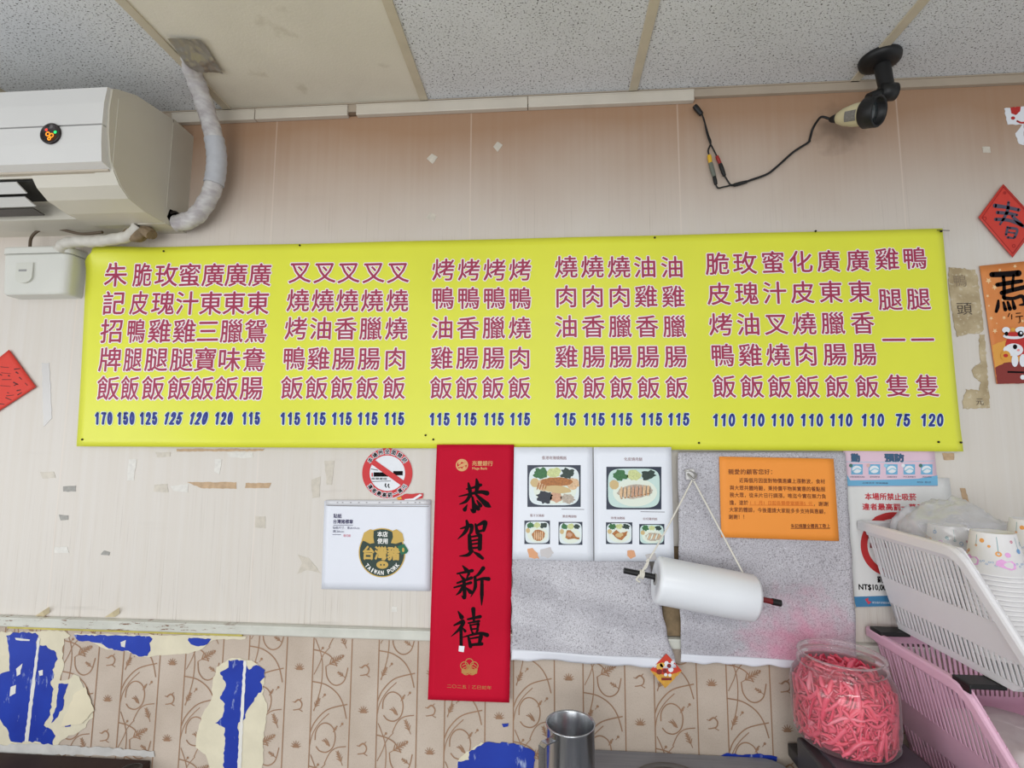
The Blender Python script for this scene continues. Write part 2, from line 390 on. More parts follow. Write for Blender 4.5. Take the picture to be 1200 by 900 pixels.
def leaf(cx, cz, a, L, n=5):
    for q in range(-n, n+1):
        if q == 0: continue
        t = (abs(q)/n)*.8+.15; bx, bz = cx+math.cos(a)*L*t, cz+math.sin(a)*L*t; aa = a+math.copysign(.9-.4*t, q); l = L*.42*(1.1-t*.6)
        rib([(bx, bz), (bx+math.cos(aa)*l*.5, bz+math.sin(aa)*l*.5+.001), (bx+math.cos(aa)*l, bz+math.sin(aa)*l)], (.0028, .0008), .0001, 3)
    rib([(cx, cz), (cx+math.cos(a)*L, cz+math.sin(a)*L)], .0013, .0001)
U3 = PER/234.
def unit(x0, zl):                                      # one repeat of the vine, 135 x 380 steps of U3; zl is the height of its fern loop
    def T(x, y): return (x0+(x-203)*U3, zl-(y-460)*U3)
    def cl(*pts): return [T(*p) for p in pts]
    w = .0021
    rib(cl((208, 335), (230, 385), (238, 430), (234, 500), (213, 575)), .0017)
    rib(cl((250, 428), (255, 460), (272, 482), (295, 487), (318, 470), (329, 428)), w)
    rib(cl((203, 478), (250, 486), (290, 510), (315, 545), (330, 595)), w)
    rib(cl((203, 645), (220, 608), (262, 568), (332, 548)), w)
    rib(cl((203, 690), (212, 650), (235, 612), (268, 580)), .0016)
    rib(cl((222, 668), (224, 640), (240, 617), (262, 612), (284, 626), (293, 655), (286, 688), (264, 705), (240, 702), (226, 688)), w)
    rib(cl((332, 684), (298, 690), (275, 708), (258, 742)), .0017)
    rib(cl((203, 752), (240, 760), (268, 775), (290, 805)), w)
    rib(cl((262, 742), (238, 770), (226, 800), (208, 835)), .0015)
    for q in range(3): rib(cl((246+q*6, 668-q*4), (258+q*5, 672), (266+q*4, 682+q*2)), (.0012, .0028), 0, 3)
    leaf(*T(248, 428), .55, 62*U3, 5); leaf(*T(212, 572), 1.1, 40*U3, 4); leaf(*T(322, 462), 2.6, 30*U3, 3); leaf(*T(286, 636), .9, 18*U3, 2); leaf(*T(322, 745), 2.0, 44*U3, 4)
    for bx, bz in ((236, 366), (250, 520), (292, 630), (310, 770), (316, 612)):
        vine.lathe([(.0001, 0), (.0034, 0)], Matrix.Translation((T(bx, bz)[0], -.0008, T(bx, bz)[1])) @ Matrix.Rotation(math.pi/2, 4, 'X'), 8, 0, False)
        rib(cl((bx-8, bz+10), (bx, bz)), .0013)
ZL = Py(390, 793).z
def motif(cx, cz, kind):
    if kind:
        for q in range(-3, 4):
            a = math.pi/2+q*.55; rib([(cx, cz-.006), (cx+math.cos(a)*.014, cz-.004+math.sin(a)*.013)], (.003, .0008), 0, 2)
        rib([(cx-.009, cz-.008), (cx+.009, cz-.008)], .0016)
    else:
        rib([(cx-.012, cz-.013), (cx-.004, cz-.012), (cx+.008, cz-.008), (cx+.011, cz+.004), (cx+.002, cz+.013), (cx-.009, cz+.006)], (.0016, .003))
        rib([(cx+.002, cz-.010), (cx+.014, cz-.016)], .0015); rib([(cx+.004, cz+.012), (cx+.010, cz+.018)], .0015); rib([(cx-.009, cz+.006), (cx-.015, cz+.008)], .0012)
for i in range(-10, 9):
    xl = VW+i*PER; vw = PER*.59
    x0 = xl-(PER-vw)
    rib([(x0, .5), (x0, TOPZ)], .002); rib([(xl, .5), (xl, TOPZ)], .002)
    for j in (-1, 0, 1): unit(xl, ZL+(0 if i % 2 else 110)*U3-j*380*U3)
    for j in range(0, 5): motif((x0+xl)/2, ZL+(30 if i % 2 else 25)*U3-j*127*U3, (i+j) % 2)
# keep the print on the wallpaper, below the rail
for v in vine.v: v.z = min(v.z, TOPZ)
vine.build('vine_print', PR, lower)

# ---- torn wallpaper and old blue paint showing through
def px4(pts, ox, oy, s): return [(ox+x*s, oy+y*s) for x, y in pts]
def patch(name, poly, m, y, amp=1.2, step=4, seed=0, th=.0004):
    mb = MB(); P = [Py(x, yy, y) for x, yy in jag(poly, amp, step, seed)]
    mb.prism([(p.x, p.z) for p in P], y, y+th, 0); return mb.build(name, m, lower)
cr = [(-60,40),(30,46),(170,40),(300,36),(330,60),(300,75),(290,130),(300,200),(280,270),(320,265),(345,240),(370,250),(390,300),(385,410),(435,412),(435,445),(385,500),(345,525),(290,550),(260,600),(-60,600)]
patch('torn_backing', px4(cr, 0, 730, .25), M_CREAMBACK, -.0014, 1.5, 4, 1)
patch('torn_backing', px4([(345,50),(1155,62),(1150,75),(1000,80),(930,130),(880,145),(760,152),(650,160),(600,135),(500,125),(440,95)], 0, 730, .25), M_CREAMBACK, -.0014, .8, 4, 2)
patch('torn_backing', px4([(895,290),(960,250),(1040,260),(1090,300),(1095,330),(1085,400),(1105,440),(1100,500),(1090,560),(1085,720),(870,720),(850,650),(810,620),(815,560),(840,480),(875,420),(880,350)], 0, 700, .2833), M_CREAMBACK, -.0014, 1.2, 4, 3)
patch('torn_backing', px4([(95,480),(110,455),(150,425),(175,408),(208,425),(170,460),(120,495)], 500, 720, .3667), M_CREAMBACK, -.0014, 1, 3, 4)
patch('torn_backing', [(88, 812), (100, 805), (110, 833), (96, 848), (70, 852)], mat('lifted_paper_flap', (224, 214, 186), .8, var=.1), -.004, .8, 4, 21)
bl = [(28,60),(60,45),(165,46),(180,60),(170,100),(215,105),(262,140),(270,170),(245,220),(250,260),(235,280),(250,310),(245,340),(235,430),(205,480),(215,490),(240,500),(260,530),(245,560),(240,605),(205,610),(190,560),(140,555),(85,560),(50,555),(35,500),(0,450),(-60,440),(-60,250),(0,240),(45,225),(40,130)]
patch('blue_paint', px4(bl, 0, 730, .25), M_PAINT, -.002, 1.2, 3, 5)
patch('blue_paint', px4([(275,285),(320,285),(300,340),(295,400),(260,450),(240,470),(265,380)], 0, 730, .25), M_PAINT, -.002, 1, 3, 6)
patch('blue_paint', px4([(345,57),(700,62),(715,75),(700,95),(705,130),(690,155),(650,158),(600,130),(560,130),(510,120),(470,95),(400,85),(370,85)], 0, 730, .25), M_PAINT, -.002, .8, 3, 7)
patch('blue_paint', px4([(885,70),(990,75),(970,100),(930,110),(895,100),(880,80)], 0, 730, .25), M_PAINT, -.002, .8, 3, 8)
patch('blue_paint', px4([(945,260),(1010,262),(1030,300),(1060,280),(1095,300),(1095,330),(1075,350),(1085,380),(1050,430),(1020,470),(1015,500),(985,520),(990,720),(925,720),(930,540),(890,520),(920,495),(930,440),(910,420),(935,360),(910,310),(945,290)], 0, 700, .2833), M_PAINT, -.002, 1.2, 3, 9)
patch('blue_paint', px4([(135,440),(190,408),(280,412),(330,430),(345,440),(342,560),(95,560),(100,470),(135,465)], 500, 720, .3667), M_PAINT, -.002, 1, 3, 10)
patch('blue_paint', px4([(925,458),(960,443),(1010,450),(1060,445),(1120,455),(1115,500),(930,500)], 500, 720, .3667), M_PAINT, -.002, .6, 3, 11)
patch('blue_paint', px4([(300,462),(335,465),(330,485),(305,488)], 0, 730, .25), M_PAINT, -.0022, .5, 3, 12)
patch('blue_paint', px4([(240,350),(262,348),(260,358),(245,361)], 500, 720, .3667), M_PAINT, -.0022, .4, 3, 13)
WCH = mat('paint_chip_white', (228, 226, 220), .7, var=.1)
for pl, sd in ((([(176,70),(188,72),(132,556),(114,556)], 0, 730, .25), 14), (([(1008,262),(1018,262),(996,720),(980,720)], 0, 700, .2833), 15), (([(50,300),(75,290),(72,330),(45,345)], 0, 730, .25), 16), (([(75,215),(105,190),(95,240),(78,250)], 0, 730, .25), 17), (([(70,70),(140,78),(138,84),(75,80)], 0, 730, .25), 18), (([(565,90),(590,80),(585,115),(568,110)], 0, 730, .25), 19), (([(180,225),(200,220),(200,245),(185,248)], 0, 730, .25), 20)):
    patch('paint_chip', px4(*pl), WCH, -.0026, .5, 4, sd)
patch('white_filler', [(-20, 874), (40, 871), (100, 875), (180, 880), (181, 887), (-20, 883)], mat('white_filler', (206, 204, 200), .8, var=.15, vscale=25), -.0028, 1.2, 4, 22)

# ================================================================== MENU BANNER
def bdisp(x, z):
    d = .0015*math.sin(x*5.1+.6)*math.sin((z-1.4)*4) + .001*math.sin(x*13+z*9)
    d += .018*math.exp(-((x+1.31)/.09)**2-((z-2.165)/.035)**2)
    d += .004*math.exp(-((z-1.6)/.03)**2)*(.5+.5*math.sin(x*6))
    return d+.003
banner = thing('menu_banner', 'long yellow banner listing rice dishes in red characters with blue prices', 'banner', (0, 0, Py(600, 527).z))
SB = Sheet(-.009, bdisp)
mb = MB(); SB.grid(mb, (104, 292), (1103, 268.5), (1127, 529), (91, 523), 120, 30, edge=lambda u, v: (u+.010*max(0, 1-u/.012)*max(0, 1-v/.06), v+.03*max(0, 1-u/.012)*max(0, 1-v/.05)))
solid(mb.build('banner_sheet', M_YEL, banner), .0006, 1)
def L(a, b, n): return [a+(b-a)*i/(n-1) for i in range(n)]
def conv(o, s, v): return [o+s*q for q in v]
K2, K3, K4, K5 = 240/831, 320/1200, 200/720, 330/1061
blocks = [
 (['朱記招牌飯', '脆皮鴨腿飯', '玫瑰雞腿飯', '蜜汁雞腿飯', '廣東三寶飯', '廣東臘味飯', '廣東鴛鴦腸'], ['170', '150', '125', '125', '120', '120', '115'],
  conv(90, K2, [165, 272, 368, 462, 558, 652, 748]), conv(90, K2, [133, 222, 317, 422, 515, 613, 712]), conv(90, K2, [113, 204, 297, 397, 500, 601, 710]), conv(270, K2, [183, 297, 410, 525, 641, 763]), 25.5),
 (['叉燒烤鴨飯', '叉燒油雞飯', '叉燒香腸飯', '叉燒臘腸飯', '叉燒燒肉飯'], ['115']*5,
  conv(320, K3, [122, 230, 335, 444, 552]), conv(320, K3, [87, 195, 305, 416, 533]), conv(320, K3, [78, 190, 304, 417, 533]), conv(280, K3, [148, 272, 395, 527, 655, 790]), 25),
 (['烤鴨油雞飯', '烤鴨香腸飯', '烤鴨臘腸飯', '烤鴨燒肉飯'], ['115']*4,
  conv(320, K3, [750, 862, 974, 1086]), conv(320, K3, [740, 852, 968, 1083]), conv(320, K3, [732, 850, 970, 1085]), conv(280, K3, [138, 262, 392, 524, 655, 792]), 25),
 (['燒肉油雞飯', '燒肉香腸飯', '燒肉臘腸飯', '油雞香腸飯', '油雞臘腸飯'], ['115']*5,
  conv(630, K4, [120, 230, 342, 452, 566]), conv(630, K4, [122, 238, 352, 467, 585]), conv(630, K4, [115, 237, 352, 478, 592]), conv(270, K4, [157, 281, 407, 534, 664, 797]), 25.5),
 (['脆皮烤鴨飯', '玫瑰油雞飯', '蜜汁叉燒飯', '化皮燒肉飯', '廣東臘腸飯', '廣東香腸飯', '雞腿一隻', '鴨腿一隻'], ['110']*6+['75', '120'],
  conv(810, K5, [97, 200, 305, 410, 515, 625, 735, 838]), conv(810, K5, [122, 228, 332, 437, 547, 660, 775, 887]), conv(810, K5, [120, 231, 341, 452, 562, 680, 793, 903]), conv(260, K5, [160, 273, 388, 503, 621, 747]), 26.5)]
for bi, (cols, prices, xt, xb, xp, rows, sz) in enumerate(blocks):
    for ci, s in enumerate(cols):
        mb = MB()
        rr = rows[:5] if len(s) == 5 else [rows[0]-1, rows[1]+9.5, rows[2]+20, rows[4]-1]
        tilt = (xt[ci]-xt[0])*(-.024) if bi == 4 else 0
        for ri, ch in enumerate(s):
            f = (rr[ri]-rows[0])/(rows[4]-rows[0]); x = xt[ci]+(xb[ci]-xt[ci])*f
            narrow = .8 if (bi == 0 and ci == 1) else 1
            SB.text(mb, ch, x, rr[ri]+tilt*(1-f), sz*narrow, sz*1.02, .0016, 0, bold=.012, halo=(1, 1.45), em=True)
        mb.build('dish_name', [M_TXT, M_PTX], banner)
        mb = MB()
        SB.number(mb, prices[ci], xp[ci], rows[5], (22.5, 25.2, 25.5, 27, 28.5)[bi]*len(prices[ci])/3, 15.2, .0016, 0, 2.9, .25 if bi == 0 and ci in (3, 4) else (.12 if bi == 0 and ci == 5 else .04), (1, .9))
        mb.build('price', [M_BLUE, M_PBLUE], banner)
tacks = [(193, 295, 'black tack at the banner top edge near the wall box'), (955, 271.5, 'dark tack at the banner top edge below the camera cable'), (1101, 272, 'long black nail at the top right corner of the yellow banner'), (98, 515, 'tiny dark tack at the bottom left corner of the yellow banner'), (499, 510, 'tiny black tack on the banner below the price gap, upper of the close pair'), (508, 515, 'tiny black tack on the banner bottom, lower of the close pair'), (818, 519, 'tiny black tack on the banner bottom above the speckled sheet'), (1098, 518, 'dark tack at the banner bottom under the last blue price'), (1124, 518.5, 'dark tack at the bottom right corner of the yellow banner'), (767, 279, 'black tack at the banner top edge above the fourth block of dishes'), (352, 288, 'pale tack on the banner top above the second block of dishes')]
M_TACK = mat('tack_steel', (52, 48, 44), .4, .6)
for px, py, lb in tacks:
    p = SB.pt(px, py, .0012); mb = MB()
    mb.lathe([(.0001, .0036), (.0018, .003), (.0028, .0012), (.0028, -.001), (.001, -.0012), (.0008, -.012)], Matrix.Translation(p) @ Matrix.Rotation(math.pi/2, 4, 'X'), 12)
    if px == 1101: mb.tube([p+Vector((-.014, -.006, .001)), p+Vector((.018, -.004, 0))], .0009, 6)
    tag(mb.build('tack', M_TACK), lb, 'tack', 'tacks holding the banner')

# ================================================================== AIR CONDITIONER
XR = -1.075; XL = -2.05
ac = thing('air_conditioner', 'cream wall mounted air conditioner partly cut by the left frame edge', 'air conditioner', (-1.55, -.05, 2.22))
AC = m_ac()
body = [(0, 2.222), (-.045, 2.221), (-.076, 2.216), (-.15, 2.217), (-.205, 2.228), (-.235, 2.248), (-.252, 2.272), (-.262, 2.285), (-.262, 2.462), (-.21, 2.505), (-.08, 2.524), (0, 2.520)]
right = MB(); right.extrude_x(body, -1.30, XR+.002)
left_p = [(0, 2.222), (-.045, 2.221), (-.11, 2.222), (-.115, 2.262), (-.20, 2.285), (-.247, 2.268), (-.262, 2.285), (-.262, 2.462), (-.21, 2.505), (-.08, 2.524), (0, 2.520)]
right.extrude_x(left_p, XL, -1.30); right.build('body', AC, ac)
mb = MB(); cap_ = [(-.088, 2.214), (-.15, 2.2155), (-.207, 2.226), (-.238, 2.247), (-.256, 2.272), (-.268, 2.300), (-.279, 2.36), (-.283, 2.42), (-.279, 2.475), (-.265, 2.484), (-.21, 2.508), (-.088, 2.525)]
mb.extrude_x(cap_, XR-.05, XR); mb.build('end_cap', AC, ac)
mb = MB(); mb.extrude_x([(-.083, 2.2135), (0, 2.2195), (0, 2.2235), (-.083, 2.2175)], XR-.08, XR+.003); mb.extrude_x([(-.083, 2.516), (-.083, 2.526), (0, 2.524), (0, 2.516)], XL, XR+.003)
mb.extrude_x([(-.083, 2.26), (-.083, 2.5258), (0, 2.5236), (0, 2.262)], XR-.004, XR+.0032)
mb.build('rear_casing', mat('ac_rear_casing', (196, 190, 176), .45, var=.06), ac)
front = [(-.262, 2.274), (-.256, 2.272), (-.262, 2.300), (-.274, 2.36), (-.277, 2.372), (-.277, 2.378), (-.279, 2.42), (-.276, 2.474), (-.262, 2.482), (-.30, 2.46)]
mb = MB(); lowf = [(-.257, 2.276), (-.285, 2.283), (-.291, 2.33), (-.293, 2.372), (-.257, 2.372)]; mb.extrude_x(lowf, XL, XR-.006)
upf = [(-.257, 2.376), (-.293, 2.376), (-.293, 2.43), (-.288, 2.474), (-.257, 2.486)]; mb.extrude_x(upf, XL, XR-.006)
mb.build('front_panel', mat('ac_front_white', (216, 215, 212), .32, var=.02), ac)
mb = MB(); mb.box((XL, -.287, 2.3715), (XR-.02, -.262, 2.3765)); mb.build('panel_groove', mat('groove_grey', (128, 128, 132), .5), ac)
mb = MB(); mb.box((XL, -.262, 2.272), (XR-.01, -.247, 2.279)); mb.build('lower_lip', mat('ac_beige_lip', (188, 178, 162), .4), ac)
for q, (yy, zz, an) in enumerate(((-.232, 2.252, -.5), (-.19, 2.236, -.35), (-.148, 2.228, -.15))):
    mb = MB(); M_ = Matrix.Translation((0, yy, zz)) @ Matrix.Rotation(an, 4, 'X'); mb.box((XL, -.016, -.0016), (-1.345-.02*q, .016, .0016), 0, M_)
    mb.build('louver', mat('louver_white', (214, 214, 212), .4) if q < 2 else mat('louver_dark', (74, 70, 66), .5), ac)
mb = MB(); mb.box((XL, -.236, 2.266), (-1.302, -.118, 2.269)); mb.build('air_outlet', mat('outlet_dark', (38, 37, 36), .7), ac)
pI = Py(60, 157, -.293); MI = Matrix.Translation((pI.x, -.293, pI.z)) @ Matrix.Rotation(math.pi/2, 4, 'X')
ind = MB(); ind.lathe([(.0265, -.001), (.0265, .003), (.022, .004), (.022, .003), (.0001, .003)], MI, 32); iw = ind.build('indicator_window', mat('indicator_smoked', (44, 36, 36), .25), ac)
for nm, dx, dz, r, cc in (('red_lamp', -.010, .009, .0035, (240, 60, 50)), ('green_lamp', .014, .002, .004, (40, 220, 120)), ('orange_display', 0, -.004, .010, (250, 150, 30))):
    m_ = bpy.data.materials.new(nm); m_.use_nodes = True; b_ = m_.node_tree.nodes['Principled BSDF']; b_.inputs['Base Color'].default_value = lin(cc)+(1,); b_.inputs['Emission Color'].default_value = lin(cc)+(1,); b_.inputs['Emission Strength'].default_value = .8
    mb = MB(); T_ = Matrix.Translation((pI.x+dx, -.2965, pI.z+dz)) @ Matrix.Rotation(math.pi/2, 4, 'X')
    if r > .008:
        for q in range(2): mb.lathe([(r*.35, 0), (r*.62, .0004), (r*.62, 0)], T_ @ Matrix.Translation((-.005+.010*q, .002-q*.004, 0)), 12)
        mb.lathe([(r*.2, 0), (r*.5, .0004), (r*.5, 0)], T_ @ Matrix.Translation((0, -.010, 0)), 12)
    else: mb.lathe([(.0001, .0006), (r, .0004), (r, 0)], T_, 12)
    mb.build(nm, m_, iw)
mb = MB()
for z_ in (2.245, 2.225):
    mb.extrude_x([(-.078, 2.236), (-.070, 2.262), (-.012, 2.266), (-.010, 2.222), (-.060, 2.221)], XR, XR+.0038)
mb.tube([(XR+.002, -.07, 2.25), (XR+.004, -.05, 2.262), (XR+.004, -.03, 2.255), (XR+.003, -.02, 2.24)], .004, 6); mb.build('pipe_notch', mat('notch_dark', (40, 36, 33), .7), ac)

# pipe in white wrap, foil at the ceiling
M_WRAP = NT('white_pipe_wrap', .6, .3); _cc = M_WRAP.mix(M_WRAP.rng(M_WRAP.noise(1., 4, M_WRAP.mapv((30, 30, 70))), .35, .65), (208, 206, 204), (176, 170, 172)); M_WRAP.bump(M_WRAP.noise(1., 3, M_WRAP.mapv((20, 20, 130))), .6, .004); M_WRAP = M_WRAP.out(_cc)
ppts = [Pz(222, 62, 2.61), Py(226, 84, -.17), Py(236, 112, -.125), Py(248, 150, -.085), Py(254, 185, -.065), Py(250, 218, -.06), Py(240, 240, -.055), Py(226, 256, -.05), Py(212, 262, -.045)]
ppts[-1].x = XR+.004
pipe = thing('pipe', 'white wrapped pipe curving from the ceiling to the air conditioner side', 'pipe', tuple(ppts[4]))
mb = MB(); mb.tube(ppts, lambda t: .0235+.0011*math.sin(t*70)+.0006*math.sin(t*173), 18, 0, 12); mb.build('pipe_wrap', M_WRAP, pipe)
mb = MB(); PP = smooth_path(ppts, 12); i0 = int(len(PP)*.42)
mb.tube([PP[i] for i in range(i0, i0+20)], lambda t: .0262+.0008*math.sin(t*40), 18, 0, 1); mb.build('wrap_layer', mat('grey_tape_wrap', (188, 190, 196), .45, var=.1, vscale=40), pipe)
mb = MB(); mb.tube([PP[i]+Vector((-.0215, -.008, 0)) for i in range(4, i0-2)], .0022, 6, 0, 1); mb.build('wrap_seam', mat('seam_mauve', (142, 126, 132), .6), pipe)
fq = [Pz(196, 44, ZC-.006), Pz(236, 46, ZC-.006), Pz(262, 86, ZC-.006), Pz(230, 80, ZC-.006)]
mb = MB(); vs = []; fs = []; n = 22
for j in range(n+1):
    for i in range(n+1):
        u, v = i/n, j/n; p = fq[0].lerp(fq[1], u).lerp(fq[3].lerp(fq[2], u), v)
        h = noise.noise(p*55)*.006+noise.noise(p*140)*.003; cd_ = math.hypot(p.x-ppts[0].x, p.y-ppts[0].y)
        vs.append(p-Vector((0, 0, abs(h)+.018*math.exp(-(cd_/.04)**2))))
fs = [(j*(n+1)+i, j*(n+1)+i+1, (j+1)*(n+1)+i+1, (j+1)*(n+1)+i) for j in range(n) for i in range(n)]
mb.add(vs, fs, 0, True); tag(mb.build('foil_patch', mat('aluminium_foil', (176, 172, 164), .34, .75)), 'crumpled silver foil tape patch where the pipe meets the ceiling', 'foil')
# pump box and hose
XB1 = -1.378; yb = Px(76, 345, XB1).y; pfl, pfr = Py(3, 290, yb), Py(76, 290, yb); zt, zbm = Py(40, 289, yb).z, Py(40, 344, yb).z
box_ = thing('pump_box', 'off-white plastic pump box on the wall left of the banner', 'box', ((pfl.x+XB1)/2, 0, zbm))
def rloft(x0, x1, y0, y1, z0, z1, ins, r=.018, seg=6):
    mb = MB(); rings = []
    for z, i_ in ((z0, ins), (z0+.004, ins*.6), (z1-.004, 0), (z1, .002)):
        pts = []
        for cx, cyy, a0 in ((x1-i_-r, y0+i_+r, -math.pi/2), (x1-i_-r, y1-.002, 0), (x0+i_+r, y1-.002, math.pi/2), (x0+i_+r, y0+i_+r, math.pi)):
            rr = r if cyy < y1-.003 else .002
            for q in range(seg+1):
                a = a0+q*math.pi/2/seg; pts.append(((cx+(r-rr)*(1 if a0 in (0,) else 0)-(r-rr)*(1 if a0 == math.pi/2 else 0)) + rr*math.cos(a), cyy+rr*math.sin(a), z))
        rings.append(pts)
    n = len(rings[0])
    mb.add([p for rg in rings for p in rg], [(k*n+i, k*n+(i+1) % n, (k+1)*n+(i+1) % n, (k+1)*n+i) for k in range(3) for i in range(n)], 0, False)
    mb.add(rings[0], [tuple(range(n))[::-1]]); mb.add(rings[-1], [tuple(range(n))])
    return mb
MBX = mat('pump_box_plastic', (214, 214, 206), .4, var=.05)
rloft(pfl.x, XB1, yb, 0, zbm, zt-.0215, .008).build('body', MBX, box_)
rloft(pfl.x-.002, XB1+.001, yb-.002, 0, zt-.020, zt, .0).build('lid', MBX, box_)
pc = Py(29, 320, yb)
mb = MB(); mb.prism([(pc.x-.026, pc.z+.03), (pc.x-.026, pc.z-.012)]+[(pc.x-.026*math.cos(a), pc.z-.012-.018*math.sin(a)) for a in [q*math.pi/8 for q in range(1, 8)]]+[(pc.x+.026, pc.z-.012), (pc.x+.026, pc.z+.03)], yb-.003, yb+.008); mb.build('latch', mat('latch_plastic', (208, 208, 198), .4), box_)
mb = MB(); mb.box((pc.x-.016, yb-.0036, pc.z+.004), (pc.x+.008, yb-.003, pc.z+.010)); mb.build('badge', mat('badge_grey', (150, 150, 148), .4), box_)
hp = [Py(70, 294, -.06), Py(76, 286, -.062), Py(92, 283, -.064), Py(112, 283, -.066), Py(135, 280, -.07), Py(152, 276, -.07), Py(162, 271, -.07)]
hp[-1].z = 2.214
mb = MB(); mb.tube(hp, lambda t: .0155+.0008*math.sin(t*60), 14, 0, 10); tag(mb.build('drain_hose', mat('hose_white', (204, 200, 190), .5, var=.12, vscale=40)), 'short white hose running from the pump box up to the air conditioner', 'hose')
wd = [Py(150, 276, -.055), Py(163, 278, -.055), Py(172, 272, -.055), Py(180, 276, -.055)]
mb = MB()
for q in range(3): mb.tube([p+Vector((0, -.006*q, .005*math.sin(q*2))) for p in wd], lambda t: .0145-.004*abs(t-.4), 10, 0, 6)
tag(mb.build('pipe_putty', mat('dirty_putty', (134, 116, 92), .9, var=.3, vscale=60, bump=.8)), 'lump of dirty grey putty under the air conditioner at the hose end', 'putty')
mb = MB(); mb.tube([Py(35, 292, -.05), Py(37, 278, -.045), Py(48, 269, -.04), Py(66, 268, -.04), Py(95, 274, -.05), Py(120, 272, -.06)], .004, 8); tag(mb.build('cable', mat('brown_cable', (92, 78, 62), .5)), 'thin brown cable looping above the pump box', 'cable')

# ================================================================== RACEWAY under the ceiling
rw = thing('cable_trunking', 'pale plastic cable trunking running along the wall top under the ceiling', 'trunking', (-.3, 0, 2.53))
MR = mat('trunking_plastic', (206, 198, 184), .45, var=.06, vscale=14)
zr1 = Py(700, 113.5).z; zr0 = Py(700, 126.5).z
cuts = [205, 303, 411, None, 420, 619, 812]
segs = [(207, 302.5), (303.3, 410), (420, 618.5), (619.3, 812)]
for a, b in segs:
    mb = MB(); mb.bevbox((Py(a, 125).x, -.017, zr0), (Py(b, 125).x, 0, zr1), .002); mb.box((Py(a, 125).x, -.0185, zr1-.006), (Py(b, 125).x, -.0168, zr1-.003)); mb.build('trunking_section', MR, rw)
mb = MB(); mb.box((Py(410, 125).x, -.008, zr0+.006), (Py(420, 125).x, 0, zr1-.004)); mb.build('joint_gap', mat('gap_brown', (112, 92, 74), .8), rw)

# ================================================================== CCTV CAMERA
bc = Pz(1031, 69, ZC-.003)
cc = thing('security_camera', 'cream bullet security camera with black hood on a black ceiling arm', 'security camera', tuple(bc))
mb = MB(); mb.lathe([(.0001, .003), (.047, .003), (.048, 0), (.046, -.010), (.036, -.016), (.02, -.02), (.0001, -.021)], Matrix.Translation(bc), 36); mb.build('ceiling_base', M_BLACK, cc)
pe = Py(1040, 108, bc.y-.002); ps = bc+Vector((.004, 0, -.015))
mb = MB(); mb.tube([ps, ps.lerp(pe, .5), pe], lambda t: .019-.002*t, 16, 0, 2); mb.lathe([(.0001, -.02), (.021, -.018), (.022, 0), (.021, .018), (.0001, .02)], Matrix.Translation(pe) @ Matrix.Rotation(math.pi/2, 4, 'Y'), 20)
pj = Py(1018, 115, bc.y-.01)
mb.tube([pe, pe.lerp(pj, .5)+Vector((0, 0, .002)), pj], .012, 12, 0, 3); mb.build('arm', M_BLACK, cc)
tail = Py(979, 139, bc.y+.028); nose = Py(1029, 130, bc.y-.05); ax = (nose-tail); Lc = ax.length; Q = ax.to_track_quat('Z', 'Y').to_matrix().to_4x4(); MC = Matrix.Translation(tail) @ Q
mb = MB(); mb.lathe([(.0001, -.002), (.007, 0), (.014, .006), (.021, .02), (.027, Lc*.45), (.029, Lc*.72), (.029, Lc*.8), (.0001, Lc*.8)], MC, 32); mb.build('body', mat('camera_cream', (208, 198, 160), .4, var=.08, vscale=30), cc)
mb = MB(); mb.lathe([(.030, Lc*.66), (.036, Lc*.72), (.037, Lc), (.034, Lc+.004), (.031, Lc), (.030, Lc*.86), (.0001, Lc*.86)], MC, 36); hd = mb.build('hood', M_BLACK, cc)
mb = MB(); mb.lathe([(.0001, Lc*.93), (.012, Lc*.92), (.018, Lc*.89), (.024, Lc*.88), (.0245, Lc*.865)], MC, 28); mb.build('lens', mat('lens_glass', (52, 58, 60), .12, spec=.7), hd)
mb = MB(); mb.lathe([(.006, -.014), (.009, -.008), (.011, 0), (.013, .006), (.0001, .006)], MC, 16); mb.build('cable_gland', M_BLACK, cc)
side = (CAM-(tail+nose)/2).normalized(); side = (side-ax.normalized()*side.dot(ax.normalized())).normalized(); dn = ax.normalized().cross(side)
mb = MB()
vs = []
for i in range(5):
    for j in range(7):
        a = -.45+.9*j/6; l = Lc*(.36+.27*i/4); rr = .0268+.002*(l/Lc-.3)/.4+.0008; vs.append(tail+ax.normalized()*l+side*rr*math.cos(a)+dn*rr*math.sin(a))
mb.add(vs, [(i*7+j, i*7+j+1, (i+1)*7+j+1, (i+1)*7+j) for i in range(4) for j in range(6)], 0, True); mb.build('rating_label', mat('grey_label', (126, 122, 116), .5, var=.3, vscale=260), cc)
# cable
cb = thing('camera_cable', 'thin black camera cable with yellow and red plugs drooping on the wall', 'cable', tuple(Py(857, 216, -.01)))
Yc = -.008
def pc_(pts, y=Yc): return [Py(a, b, y) for a, b in pts]
tl = tail-ax.normalized()*.012
mb = MB(); mb.tube([tl, Py(963, 137, -.05), Py(957, 143, -.03), Py(952, 152, -.012), Py(949, 163, -.008)]+pc_([(947, 167), (930, 178), (912, 194), (899, 204), (880, 211), (866, 216), (857, 217)]), .0032, 8, 0, 8)
mb.tube(pc_([(866, 216), (857, 217), (851, 209), (846, 201)]), .0022, 8); mb.tube(pc_([(857, 217), (848, 219), (841, 220), (838, 213)]), .0022, 8)
mb.tube(pc_([(831, 182), (830, 176), (833, 167), (830, 158), (826, 144), (822, 132)]), .0022, 8, 0, 8); mb.tube(pc_([(840, 183), (836, 175), (832, 167), (828, 155), (825, 140), (821, 132)], Yc-.004), .0022, 8, 0, 8)
mb.build('wire', M_BLACK, cb)
